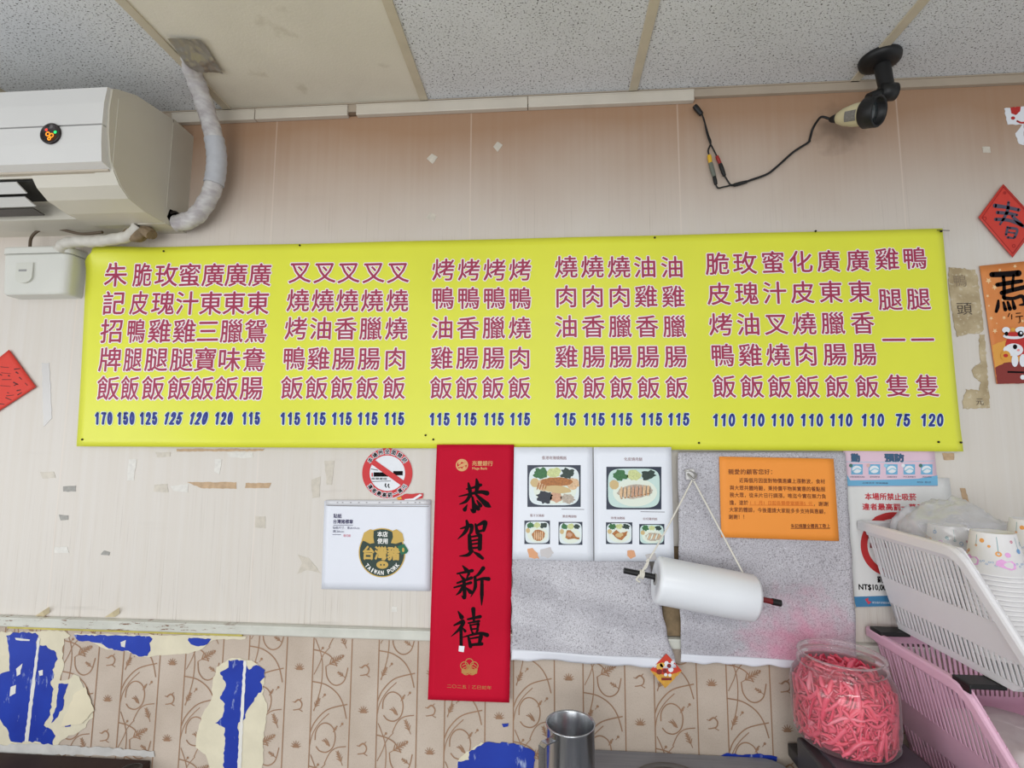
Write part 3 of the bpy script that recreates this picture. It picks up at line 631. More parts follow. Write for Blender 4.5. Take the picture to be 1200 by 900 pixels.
for nm, a, b, r, cl in (('yellow_plug', (831, 182), (832.5, 191), .0058, (214, 168, 40)), ('grey_plug', (832.5, 191), (837, 207), .0062, (104, 108, 98)), ('black_plug', (837, 207), (839, 216), .0052, (26, 26, 26)), ('red_plug', (840, 183), (844, 192), .0050, (150, 40, 36)), ('black_plug', (844, 192), (849, 206), .0056, (26, 26, 26)), ('black_plug', (814, 124), (822, 134), .0075, (24, 24, 24)), ('cable_joint', (860, 217), (875, 213), .0052, (26, 26, 26))):
    mb = MB(); A, B = Py(*a, Yc-.002), Py(*b, Yc-.002); mb.tube([A, A.lerp(B, .3), A.lerp(B, .7), B], lambda t, r=r: r*(1-.3*abs(t-.4)), 10, 0, 4); mb.build(nm, mat(nm+'_plastic', cl, .45), cb)

# ================================================================== RED PAPERS ON EITHER SIDE
SD = Sheet(-.002, lambda x, z: .003+.006*max(0, (1.75-z))*1.0)
dl = thing('red_diamond_paper', 'red diamond paper with black handwriting on the wall at the left frame edge', 'paper decoration', tuple(Py(5, 450)))
mb = MB(); SD.grid(mb, (12, 410), (43.5, 453.5), (-8, 487), (-38, 450), 12, 12); solid(mb.build('paper', mat('bright_red_paper', (216, 62, 48), .6, var=.05), dl), .0005, 1)
mb = MB()
for pts, w in (([(18, 433), (25, 432)], 1.2), ([(20, 436), (23, 438)], 1.5), ([(24, 442), (27, 445)], 1.1), ([(17, 448), (23, 451)], 1.4), ([(18, 452), (22, 450)], 1.1), ([(21, 458), (26, 457)], 1.3), ([(22, 463), (27, 460)], 1.2), ([(10, 460), (12, 461)], 1), ([(8, 466), (15, 469)], 1), ([(0, 473), (7, 474)], 1), ([(2, 430), (12, 431)], .7), ([(4, 445), (15, 445)], .8), ([(3, 437), (14, 438)], .6), ([(9, 464), (18, 463)], .8), ([(31, 449), (34, 452)], .8), ([(11, 440), (13, 441)], 1.6), ([(0, 438), (4, 440)], 1.2), ([(2, 452), (14, 453)], .6)):
    SD.stroke(mb, pts, [w*1.2, w*.8], .0008, 0, rnd=False)
mb.build('lettering', mat('faded_black_ink', (84, 26, 26), .6), dl)
SP = Sheet(-.002, lambda x, z: .004)
dr = thing('spring_diamond_paper', 'red diamond paper with a dark brush character above the orange poster', 'paper decoration', tuple(Py(1180, 260)))
mb = MB(); SP.grid(mb, (1174, 216.5), (1216, 262), (1185, 302.5), (1145, 255.5), 10, 10); solid(mb.build('paper', mat('spring_red_paper', (206, 62, 50), .55, var=.05), dr), .0005, 1)
mb = MB()
for a, b in (((1174, 220), (1212, 261)), ((1212, 261), (1185, 298)), ((1185, 298), (1149, 256)), ((1149, 256), (1174, 220))): SP.stroke(mb, [a, b], 1.1, .0007, 0, rnd=False)
mb.build('border_line', mat('dark_red_line', (166, 36, 30), .6), dr)
mb = MB()
for pts, w in (([(1164, 242), (1178, 244), (1192, 247)], [5, 4, 4]), ([(1167, 250), (1180, 251), (1190, 253)], [4, 4, 3]), ([(1165, 258), (1180, 259), (1196, 265)], [4, 4, 4]), ([(1180, 238), (1178, 250), (1170, 264)], [3, 4, 2]), ([(1184, 254), (1192, 262), (1199, 268)], [3, 5, 2]), ([(1179, 267), (1177, 276)], [3, 3]), ([(1181, 268), (1190, 270), (1187, 279)], [3, 3, 3]), ([(1180, 273), (1187, 274)], [2, 2]), ([(1179, 279), (1186, 280)], [3, 2])): SP.stroke(mb, pts, w, .001, 0)
mb.build('brush_character', mat('blue_black_ink', (84, 78, 96), .35), dr)
mb = MB(); SP.disc(mb, 1175.5, 227, 2, 2, .001, 0, 12); SP.ring(mb, 1186, 289, 1.2, 2.2, .001, 0, 16); SP.ring(mb, 1152, 257, 1.5, 2.4, .001, 0, 16); mb.build('ornament', mat('dark_red_line', (166, 36, 30), .6), dr)
# horse poster
SH = Sheet(-.002, lambda x, z: .002)
hpz = thing('horse_poster', 'orange new year poster with black brush horse character and lion dance drawing', 'poster', tuple(Py(1180, 450)))
k = NT('orange_poster', .5, .4); c = k.mix(k.rng(k.noise(12.), .35, .65), (222, 142, 78), (212, 124, 62)); mo = k.out(c)
mb = MB(); SH.grid(mb, (1147, 312), (1206, 306), (1215, 449), (1167, 450), 8, 12); solid(mb.build('paper', mo, hpz), .0005, 1)
def ph(pts): return [(1140+x*.1775, 300+y*.1778) for x, y in pts]
mb = MB()
M3_ = [mat('amber_print', (224, 160, 70), .5), mat('maroon_print', (134, 48, 42), .5), mat('pale_star_print', (238, 200, 150), .5)]
SH.poly(mb, jag(ph([(122, 590), (200, 560), (330, 570), (400, 575), (410, 720), (140, 735)]), .7, 3, 3), .0007, 0); mb.build('amber_ground', M3_, hpz); mb = MB(); SH.poly(mb, jag(ph([(141, 738), (200, 705), (400, 690), (418, 840), (156, 843)]), .5, 3, 4), .0009, 1); mb.build('maroon_ground', M3_, hpz)
for sx, sy, r in ((98, 165, 22), (138, 208, 20), (92, 265, 12), (115, 412, 14), (200, 408, 14), (140, 495, 18), (190, 290, 10), (272, 70, 14), (172, 95, 12), (100, 330, 8), (152, 445, 6), (322, 430, 12)):
    mb = MB(); q = ph([(sx+r*(1 if i % 2 == 0 else .45)*math.cos(i*math.pi/5+.3), sy+r*(1 if i % 2 == 0 else .45)*math.sin(i*math.pi/5+.3)) for i in range(10)]); SH.poly(mb, q, .0008, 2); mb.build('printed_star', M3_, hpz)
mb = MB()
for pts, w in (([(120, 125), (210, 122), (295, 116)], [36, 38, 42]), ([(155, 192), (230, 180), (315, 168)], [28, 30, 24]), ([(185, 245), (250, 228), (345, 205)], [30, 30, 30]), ([(195, 140), (200, 200), (198, 275)], [22, 22, 26]), ([(262, 130), (255, 200), (258, 230)], [16, 20, 14]), ([(200, 280), (260, 282), (318, 268), (335, 315), (300, 325)], [26, 22, 26, 24, 8]), ([(162, 295), (158, 335), (148, 368)], [14, 26, 20]), ([(196, 308), (208, 355)], [16, 26]), ([(224, 305), (238, 350)], [16, 28]), ([(256, 298), (268, 345)], [16, 28]), ([(235, 380), (226, 402)], [7, 5]), ([(250, 388), (250, 418)], [6, 6]), ([(280, 380), (308, 378)], [7, 6]), ([(278, 402), (322, 398)], [7, 6]), ([(302, 402), (304, 438), (292, 440)], [7, 6, 3])):
    SH.stroke(mb, ph(pts), [v*.1775 for v in w], .0012, 0)
mb.build('brush_lettering', M_INK, hpz)
mb = MB(); pd = lambda x, y, rx, ry, o, m_: SH.disc(mb, 1140+x*.1775, 300+y*.1778, rx*.1775, ry*.1778, o, m_, 24)
pd(285, 590, 78, 72, .0012, 0); pd(262, 620, 62, 42, .0016, 1); pd(215, 618, 22, 22, .0017, 1); pd(270, 600, 14, 16, .0019, 2); pd(270, 690, 22, 42, .0014, 1); pd(322, 690, 22, 42, .0014, 1); pd(208, 658, 32, 32, .0020, 3); pd(208, 658, 16, 12, .0022, 0)
pd(262, 530, 72, 20, .0021, 1); pd(262, 518, 60, 14, .0023, 0); pd(210, 490, 26, 20, .0023, 1); pd(310, 490, 40, 22, .0023, 1); pd(212, 515, 12, 14, .0026, 2); pd(305, 515, 20, 20, .0026, 2); pd(255, 487, 16, 12, .0025, 3); pd(308, 510, 8, 8, .0028, 1); pd(292, 622, 10, 8, .0019, 4)
SH.stroke(mb, ph([(222, 765), (330, 768)]), 2.2, .0012, 2, rnd=False); pd(322, 800, 16, 16, .0012, 1)
mb.build('lion_dance_print', [mat('lion_red', (190, 40, 36), .5), M_PAPER, M_INK, mat('coin_gold', (222, 160, 60), .5), mat('cheek_pink', (240, 150, 150), .5)], hpz)
# torn note right of the banner
tn = thing('torn_note', 'torn brown paper with faint handwriting right of the yellow banner', 'paper', tuple(Py(1135, 400)))
M_OLD = NT('old_brown_paper', .8, .2); _c = M_OLD.mix(M_OLD.rng(M_OLD.noise(22., 6), .35, .65), (196, 180, 148), (164, 146, 114)); _c = M_OLD.mix(M_OLD.rng(M_OLD.noise(90., 4), .58, .66, 0, .7), _c, (206, 196, 172)); M_OLD = M_OLD.out(_c)
ST = Sheet(-.0015)
mb = MB()
for q, pl in enumerate(([(1112, 313), (1143, 316), (1146, 325), (1149, 352), (1153, 386), (1148, 391), (1135, 391), (1122, 395), (1117, 372), (1112, 335)], [(1148, 392), (1154, 392), (1160, 478), (1129, 479), (1128, 470), (1133, 458), (1132, 456), (1148, 458), (1150, 448), (1142, 442), (1139, 434), (1144, 428), (1150, 424), (1148, 408)])):
    P = [ST.pt(x, y) for x, y in jag(pl, .9, 3, 30+q)]; mb.prism([(p.x, p.z) for p in P], -.0016, -.0003)
mb.build('paper', M_OLD, tn)
for ch, x, y, w_, h_, mi_ in (('鴨', 1125, 329, 15, 15, 1), ('頭', 1130, 362, 18, 15, 0), ('元', 1148, 471, 9, 8, 0)): mb = MB(); ST.text(mb, ch, x, y, w_, h_, .0006, mi_); mb.build('handwriting', [mat('pencil_black', (84, 74, 64), .7), mat('faded_pencil', (138, 122, 100), .7)], tn)
ts = thing('torn_sticker', 'torn white sticker with red flower print at the upper right edge', 'sticker', tuple(Py(1190, 135)))
mb = MB(); P = [Py(x, y, -.001) for x, y in jag([(1177, 127), (1206, 124), (1206, 146), (1200, 143), (1200, 170), (1194, 168), (1190, 156), (1198, 146), (1181, 146)], .7, 3, 40)]; mb.prism([(p.x, p.z) for p in P], -.0012, -.0002); mb.build('paper', M_PAPER, ts)
S_ = Sheet(-.0012); mb = MB(); S_.poly(mb, jag([(1184, 126), (1196, 125), (1195, 131), (1190, 135), (1185, 133)], .5, 2, 3), .0005, 0); S_.disc(mb, 1187, 138.5, 2.5, 2, .0005, 0, 10); S_.stroke(mb, [(1192, 142), (1197, 144), (1204, 143)], 2.2, .0005, 0); mb.build('flower_print', mat('sticker_red', (186, 46, 42), .5), ts)

# ================================================================== PAPER SCRAPS AND OLD TAPE
M_SCRAP = mat('dull_white_scrap', (222, 219, 212), .5, var=.1, vscale=90)
scr = [([(500, 186), (506, 180), (513, 184), (507, 192)], M_TAPE, 'upper left of the three pale paper squares above the banner'), ([(578, 172), (583, 166), (589, 170), (583, 178)], M_TAPE, 'upper right of the three pale paper squares above the banner'), ([(499, 255), (504, 249), (511, 252), (509, 260)], M_TAPE, 'lowest of the three pale paper squares above the banner'),
 ([(47, 553), (63, 553), (65, 560), (50, 561)], M_TAPE, 'greyish tape scrap below the red diamond paper, topmost of its column'), ([(74, 570), (89, 569), (89, 576), (74, 576)], mat('grey_scrap', (158, 156, 150), .5, var=.2, vscale=80), 'grey tape scrap below and right of the red diamond paper'), ([(69, 603), (80, 604), (80, 609), (71, 610)], mat('grey_scrap', (158, 156, 150), .5), 'small grey scrap above the white tape scrap on the left wall'), ([(64, 641), (79, 641), (81, 648), (64, 648)], M_SCRAP, 'white tape scrap low on the left wall above the rail'), ([(118, 650), (122, 645), (129, 647), (128, 651)], mat('grey_scrap', (158, 156, 150), .5), 'half round grey scrap low on the left wall'),
 ([(151, 538), (160, 538), (157, 563), (149, 563)], M_SCRAP, 'upright white tape strip below the banner at left'), ([(252, 538), (260, 538), (257, 556), (251, 553)], M_SCRAP, 'upright white tape strip below the banner left of middle'), ([(380, 540), (392, 540), (389, 568), (383, 568)], M_TAPE, 'upright pale tape strip left of the no smoking sticker'), ([(219, 565), (277, 565), (277, 573), (236, 572)], M_KRAFT, 'longer brown tape strip on the wall below the banner'), ([(288, 566), (318, 566), (315, 572), (287, 572)], M_KRAFT, 'shorter brown tape strip on the wall below the banner'), ([(181, 568), (196, 567), (197, 577), (180, 576)], M_TAPE, 'beige tape scrap left of the longer brown tape strip'), ([(200, 569), (221, 567), (220, 577), (203, 575)], M_SCRAP, 'white tape scrap touching the longer brown tape strip'), ([(266, 530), (296, 530), (296, 536), (283, 537), (268, 535)], M_SCRAP, 'small white tape scrap just under the banner edge'), ([(182, 530), (200, 530), (199, 535), (184, 536)], M_TAPE, 'small beige tape scrap just under the banner edge at left'), ([(365, 562), (376, 558), (374, 583), (366, 584)], M_TAPE, 'yellowed tape scrap above the white sign sleeve corner'), ([(207, 526), (310, 526), (308, 528.5), (207, 529)], M_KRAFT, 'long thin brown tape strip along the banner bottom edge'), ([(299, 605), (311, 605), (311, 619), (299, 618)], M_TAPE, 'faint square tape mark in the middle of the bare wall'),
 ([(459, 711), (465, 711), (465, 717), (459, 717)], M_SCRAP, 'tiny white square between the white sign sleeve and the rail'), ([(49, 425), (58, 425), (61, 490), (51, 500)], mat('shiny_tape', (206, 203, 200), .25), 'long shiny tape strip beside the red diamond paper'), ([(1151, 172), (1160, 172), (1161, 179), (1152, 179)], M_TAPE, 'small pale scrap above the right red diamond paper'), ([(1125, 572), (1131, 572), (1136, 590), (1129, 590)], M_KRAFT, 'small brown torn strip above the white basket'), ([(1104, 531), (1118, 531), (1118, 539), (1106, 539)], M_KRAFT, 'brown torn scrap under the banner right bottom corner'), ([(349, 650), (362, 654), (376, 672), (360, 668), (348, 673), (354, 660)], M_TAPE, 'curled tape piece left of the white sign sleeve')]
for q, (pl, m_, lb) in enumerate(scr):
    mb = MB(); P = [Py(x, y, -.0006) for x, y in jag(pl, .45, 3, 50+q)]; mb.prism([(p.x, p.z) for p in P], -.0009, -.0001); tag(mb.build('paper_scrap' if m_ in (M_SCRAP,) or q < 3 else 'tape_scrap', m_), lb, 'scrap', 'old tape and paper scraps on the wall')
for q, (a, b, lb) in enumerate((((52, 716), (54, 719), 'small yellowed peeling flake of wall paper at the rail, left one'), ((128, 712), (136, 720), 'yellow peeling flake of wall paper at the rail, right one'))):
    x, y = b; mb = MB(); P = [(x-13, y+3), (x-4, y-3), (x+4, y-8), (x+4, y-1), (x-2, y+3)]; vs = [Py(px, py, -.002-.012*(py < y-2)) for px, py in P]; mb.add(vs, [(0, 1, 2, 3, 4)]); tag(solid(mb.build('wall_flake', mat('flake_yellow', (216, 202, 168), .7)), .0008), lb, 'flake', 'peeling flakes above the rail')

# ================================================================== SIGNS UNDER THE BANNER
# no smoking sticker
ns = thing('no_smoking_sticker', 'round red and white no smoking sticker under the banner', 'sticker', tuple(Py(454, 583)))
SN = Sheet(-.0012); mb = MB(); SN.disc(mb, 454, 554.5, 29.5, 30.3, 0, 0, 56); solid(mb.build('backing', M_PAPER, ns), .0006, 1)
mb = MB(); SN.ring(mb, 454, 554.5, 20.8, 29.5, .0008, 0, 60); SN.poly(mb, [(434, 543), (438, 538), (474.5, 564), (471, 569.5)], .0012, 0); mb.build('prohibition_ring', M_RED, ns)
mb = MB(); SN.rect(mb, 438, 553.5, 459, 558.5, .0009, 0); SN.rect(mb, 461, 552, 472, 557, .0009, 0); SN.rect(mb, 435.5, 554, 437, 558.5, .0009, 1); mb.build('cigarette', [M_INK, M_RED], ns)
mb = MB()
for i, ch in enumerate('本場所全面禁菸'): a = math.radians(-143+i*17.7); SN.text(mb, ch, 454+25*math.cos(a), 554.5+25.6*math.sin(a), 5.4, 5.4, .0014, 0, .03, halo=(1, .8), ang=-(a+math.pi/2), em=True)
for i, ch in enumerate('違者最高罰一萬元'): a = math.radians(142-i*14.8); SN.text(mb, ch, 454+25.2*math.cos(a), 554.5+25.6*math.sin(a), 5, 5, .0014, 0, .03, halo=(1, .8), ang=-(a-math.pi/2), em=True)
SN.text(mb, '檢舉專線', 444.5, 561, 18, 2.6, .001, 0); SN.stroke(mb, [(436, 564.3), (458, 563.6)], .5, .001, 0, rnd=False); SN.stroke(mb, [(435, 549.5), (443, 551)], .7, .001, 0, rnd=False)
for x, y in ((452, 567), (455.5, 567.5)): SN.stroke(mb, [(x, y), (x-.5, y+2), (x+.8, y+4)], [1.4, 1], .001, 0)
mb.build('lettering', [M_INK, M_PAPER], ns)
fs_ = thing('sticker_fragment', 'small torn red and white sticker piece beside the round sticker', 'sticker', tuple(Py(483, 584))); S_ = Sheet(-.0030)
mb = MB(); S_.poly(mb, jag([(465, 583), (474, 579), (496, 578), (495, 584), (480, 587), (466, 586)], .5, 3, 71), 0, 0); solid(mb.build('paper', M_RED, fs_), .0005, 1)
mb = MB(); S_.poly(mb, [(474, 585), (484, 584), (492, 579), (495, 580), (486, 586), (475, 587)], .0006, 0); S_.poly(mb, [(465, 583.5), (470, 582), (471, 585), (466, 585.5)], .0006, 1); mb.build('torn_print', [M_PAPER, mat('sticker_gold', (226, 160, 50), .5)], fs_)
# pork sign in its sleeve
tp = thing('pork_sign', 'white sheet in a clear sleeve with a round green and gold pork badge', 'sign', tuple(Py(440, 690)))
SS = Sheet(-.0024, lambda x, z: .001)
mb = MB(); SS.grid(mb, (380.5, 587), (505, 585.5), (504, 692.5), (377, 690), 16, 12); solid(mb.build('sheet', mat('sign_paper', (226, 229, 238), .35, var=.02, spec=.5), tp), .0006, 1)
mb = MB(); SS.grid(mb, (382, 586), (505, 586), (505, 592), (382, 592.5), 12, 2); o = solid(mb.build('sleeve_strip', mat('clear_strip', (214, 214, 218), .2, spec=.6), tp), .0012, 1)
mb = MB()
for x in (396, 402, 411.5, 421, 430, 445, 461, 470, 478, 487, 492): SS.rect(mb, x-.9, 588.3, x+.9, 589.3, .0016, 0)
SS.stroke(mb, [(384, 592.2), (430, 593), (503, 593.5)], .8, .0016, 0, rnd=False); mb.build('punch_holes', mat('punch_grey', (132, 130, 132), .5), tp)
mb = MB(); SS.text(mb, '貼紙', 396, 604.5, 9.5, 4.8, .0014, 0, .02); SS.text(mb, '台灣豬標章', 402.5, 611, 23, 4.8, .0014, 0, .02); SS.text(mb, '貼紙尺寸：寬20.41cm', 406, 618.3, 31, 3, .0014, 0); SS.text(mb, '高20cm', 397, 622.5, 13, 3, .0014, 0); SS.stroke(mb, [(391, 615.2), (414, 615.2)], .5, .0014, 0, rnd=False); SS.stroke(mb, [(390, 626.3), (400, 626.3)], .5, .0014, 0, rnd=False); SS.text(mb, '裁切線', 407, 627.5, 8.5, 3, .0014, 1); mb.build('lettering', [mat('navy_ink', (62, 58, 96), .6), mat('pink_ink', (210, 110, 130), .6)], tp)
mb = MB(); cx, cy = 448, 647
SS.disc(mb, cx, cy+.5, 27.3, 28.8, .0014, 1, 56); SS.disc(mb, cx, cy+.5, 26, 27.5, .0017, 0, 56)
SS.poly(mb, [(424, 633), (427, 624), (434, 620), (438.5, 621), (438, 629), (439, 636), (434, 637), (428, 634)], .0021, 1); SS.poly(mb, [(474, 634), (472, 625), (465, 620), (460, 622), (461, 629), (458.5, 636), (464, 637), (470, 635)], .0021, 1)
SS.text(mb, '本店', cx+.7, 625.7, 12, 6, .0024, 2, .03); SS.text(mb, '使用', cx+.7, 633.7, 12, 6, .0024, 2, .03); SS.text(mb, '台灣豬', cx-.7, 647.8, 42, 14.5, .0024, 1, .05)
SS.disc(mb, cx+.5, 661.5, 7, 4.6, .0024, 1, 24); SS.disc(mb, cx-1.2, 661.5, .9, 1.2, .0027, 0, 10); SS.disc(mb, cx+2.6, 661.5, .9, 1.2, .0027, 0, 10)
for i, ch in enumerate('TAIWAN PORK'):
    if ch != ' ': a = math.radians(140-i*10.2); SS.text(mb, ch, cx+22.6*math.cos(a), cy+.5+23.3*math.sin(a), 3.2 if ch != 'I' else 1.1, 4.6, .0024, 2, .04, ang=-(a-math.pi/2))
SS.poly(mb, [(466, 640), (474, 637), (479, 645), (477, 648), (471, 650)], .0026, 3); SS.disc(mb, 473, 644, 1.4, 2.6, .0029, 1, 14)
mb.build('pork_badge', [mat('badge_green', (38, 60, 52), .5), mat('badge_gold', (202, 168, 84), .5), mat('badge_white', (240, 240, 236), .5), mat('tag_green', (24, 104, 70), .5)], tp)
# scroll
sc = thing('new_year_scroll', 'tall red new year scroll with four black brush characters under the banner', 'scroll', tuple(Py(550, 822)))
SR = Sheet(-.0185, lambda x, z: .001+.0008*math.sin(z*22))
k = NT('scroll_red', .5, .4); c = k.mix(k.rng(k.noise(4.), .3, .7), (200, 14, 50), (188, 10, 44)); k.b.inputs['Roughness'].default_value = .7; k.b.inputs['Specular IOR Level'].default_value = .15; mr = k.out(c)
mb = MB(); SR.grid(mb, (512, 521), (602.5, 521), (597, 823), (501.5, 819.5), 12, 40); solid(mb.build('paper', mr, sc), .0006, 1)
BR = [(540, [([(305,180),(315,230),(325,285)],[12,28,20]),([(370,148),(378,200),(365,265)],[12,34,16]),([(290,228),(345,216),(405,195)],[10,16,22]),([(228,288),(330,265),(405,252),(455,262)],[6,18,24,34]),([(315,285),(285,328),(232,352)],[24,22,5]),([(355,262),(405,310),(455,355),(488,375)],[10,28,40,4]),([(338,295),(348,360),(348,408),(322,392)],[14,26,34,6]),([(295,355),(275,395)],[6,28]),([(375,322),(402,362)],[10,28]),([(352,340),(385,388)],[8,28]),
 ([(240,550),(290,535),(330,525),(326,575),(305,600)],[8,20,28,24,6]),([(290,485),(298,530),(275,580),(218,635)],[16,28,24,4]),([(362,515),(378,582)],[16,28]),([(365,530),(400,512),(440,500),(428,565)],[12,20,34,20]),([(378,575),(430,562)],[18,18]),([(312,605),(320,715)],[24,32]),([(318,618),(405,602)],[12,18]),([(400,603),(396,712)],[28,30]),([(328,648),(385,638)],[12,14]),([(328,676),(385,668)],[12,14]),([(322,708),(395,702)],[14,16]),([(330,730),(300,762),(230,772)],[28,24,4]),([(348,738),(385,762),(420,790)],[8,26,20])]),
 (650, [([(258,88),(290,125)],[8,30]),([(215,152),(335,128)],[12,24]),([(236,160),(262,192)],[8,20]),([(308,152),(290,192)],[20,8]),([(215,228),(330,186)],[14,22]),([(190,264),(325,225)],[12,20]),([(268,195),(274,290),(272,348),(250,330)],[20,26,24,5]),([(258,262),(235,300),(205,325)],[20,20,5]),([(282,262),(322,300)],[8,30]),([(425,108),(385,158),(345,182)],[28,20,5]),([(358,178),(360,260),(325,340)],[20,24,4]),([(365,207),(420,192),(468,195)],[12,20,28]),([(415,205),(414,320),(412,408)],[22,26,5]),
 ([(222,458),(250,505)],[8,32]),([(188,572),(262,540),(235,598),(165,662)],[10,30,22,4]),([(245,590),(246,732)],[22,22]),([(255,588),(278,618)],[6,20]),([(300,522),(400,500)],[14,24]),([(345,438),(350,545)],[30,14]),([(305,552),(390,536)],[12,18]),([(318,565),(330,607)],[12,18]),([(320,570),(385,558)],[10,14]),([(385,558),(378,602)],[20,16]),([(326,602),(380,598)],[12,12]),([(328,612),(342,638)],[8,18]),([(380,608),(362,640)],[18,8]),([(260,668),(330,648),(400,635),(455,650)],[6,16,20,30]),([(305,668),(322,742)],[16,26]),([(312,680),(400,665)],[10,16]),([(405,662),(392,722)],[30,20]),([(322,730),(412,722)],[18,24])])]
for gi, (oy, sts) in enumerate(BR):
    for half in (0, 1):
        sub = [q for q in sts if ((max(p[1] for p in q[0]) < 440) == (half == 0))] if gi == 0 else [q for q in sts if ((max(p[1] for p in q[0]) < 420) == (half == 0))]
        mb = MB()
        for i, (pts, w) in enumerate(sub): SR.stroke(mb, [(505+x*.14451, oy+y*.14451) for x, y in pts], [v*.14451*1.22 for v in w], .0009+i*.00002, 0)
        mb.build('brush_character', M_INK, sc)
GD = mat('scroll_gold', (214, 160, 100), .45); GD2 = mat('scroll_dull_gold', (182, 132, 70), .45)
mb = MB(); SR.ring(mb, 541.5, 545, 0, 7.2, .0009, 0, 36); SR.disc(mb, 541.5, 545, 5.6, 5.8, .0011, 1, 30)
SR.ring(mb, 541.5, 542.5, 1.2, 4.4, .0013, 0, 16, 2.6, 6.0); SR.ring(mb, 541.5, 547.8, 1.2, 4.4, .0013, 0, 16, -.5, 2.9); SR.poly(mb, [(535, 548), (540, 544), (547, 541), (548, 544), (542, 547)], .0013, 0); mb.build('bank_emblem', [GD, mr], sc)
mb = MB(); SR.text(mb, '兆豐銀行', 565.5, 543, 24, 5.6, .001, 0, .02); SR.text(mb, 'Mega Bank', 562.5, 549.2, 17.5, 3.4, .001, 0, .03); mb.build('bank_lettering', GD, sc)
mb = MB()
for i in range(5): a = -math.pi/2+i*2*math.pi/5; SR.ring(mb, 550+6*math.cos(a), 781.5+5.4*math.sin(a), 4.0, 5.0, .0010+i*.00003, 0, 24)
SR.poly(mb, [(541, 783), (546, 785), (550, 782), (555, 785), (560, 783), (559, 789), (554, 790), (550, 788), (545, 790), (541, 788)], .0013, 0); SR.ring(mb, 549, 780.5, 1.2, 2.2, .0013, 0, 16); SR.stroke(mb, [(542, 780), (546, 778), (549, 782), (554, 778), (559, 781)], .9, .0013, 0); mb.build('plum_emblem', GD2, sc)
mb = MB(); SR.text(mb, '二〇二五│乙巳蛇年', 550, 804.5, 52, 4.4, .001, 0); mb.build('year_lettering', GD2, sc)
mb = MB(); SR.poly(mb, [(538, 756.5), (544.5, 757), (543.5, 764), (537.5, 763)], .0012, 0); tag(solid(mb.build('paper_scrap', M_PAPER), .0006, 1), 'tiny white paper square stuck on the red scroll', 'scrap', 'old tape and paper scraps on the wall')

# ---- foam sheets hung over the rail
def edgefn(seed, a=.02, b=.03, kind=0):
    def e(u, v):
        n1 = noise.noise(Vector((u*6, seed, 0))); n2 = noise.noise(Vector((seed, v*7, 3)))
        vv = v*(1+(.03*n1+.012*noise.noise(Vector((u*25, seed, 1))))*v) ; uu = u+n2*.012*(2*u-1)
        return uu, vv
    return e
def fdisp(s): return lambda x, z: .0205+.005*math.sin(z*46+x*5+s+2*math.sin(x*6))*max(0, min(1, (1.30-z)/.10))+.003*noise.noise(Vector((x*12, s, z*14)))+.006*max(0, min(1, (1.13-z)/.06))
fl = thing('speckled_sheet', 'grey speckled plastic sheet hanging below the menu cards', 'plastic sheet', tuple(Py(690, 775)))
SF = Sheet(-.002, fdisp(0.)); mb = MB(); SF.grid(mb, (601, 650), (759, 655), (789, 775), (600, 764), 40, 30, edge=edgefn(1.3)); solid(mb.build('sheet', m_foam('foam_sheet'), fl), .0012, 1)
mb = MB(); SF2 = Sheet(-.0035, fdisp(0.)); SF2.grid(mb, (601, 757), (787, 766), (789, 776), (600, 768), 40, 4, edge=lambda u, v: (u, v+.25*noise.noise(Vector((u*9, 0, 1.3)))*v)); solid(mb.build('white_hem', mat('hem_white', (222, 224, 232), .4, spec=.5), fl), .0012, 1)
fr_ = thing('pink_patched_sheet', 'grey speckled plastic sheet with pink patch behind the bag roll', 'plastic sheet', tuple(Py(890, 775)))
SG = Sheet(-.002, fdisp(2.)); mb = MB(); SG.grid(mb, (792, 530), (985, 530), (999, 776), (795, 770), 44, 46, edge=edgefn(4.1)); solid(mb.build('sheet', m_foam('foam_sheet_pink', True), fr_), .0012, 1)
mb = MB(); SG2 = Sheet(-.0035, fdisp(2.)); SG2.grid(mb, (796, 762), (960, 771), (960, 778), (795, 771), 40, 4, edge=lambda u, v: (u, v+.3*noise.noise(Vector((u*9, 0, 4.3)))*v)); solid(mb.build('white_hem', mat('hem_white', (222, 224, 232), .4), fr_), .0012, 1)
# dark wood slat seen between the two sheets
mb = MB(); a, b = Py(784, 690), Py(797, 740); mb.bevbox((a.x-.02, -.010, Py(790, 744).z), (b.x+.004, 0, Py(790, 640).z), .002); tag(mb.build('wood_slat', mat('old_wood', (132, 112, 84), .7, var=.4, vscale=40)), 'strip of old brown wood showing between the two speckled sheets', 'wood strip')

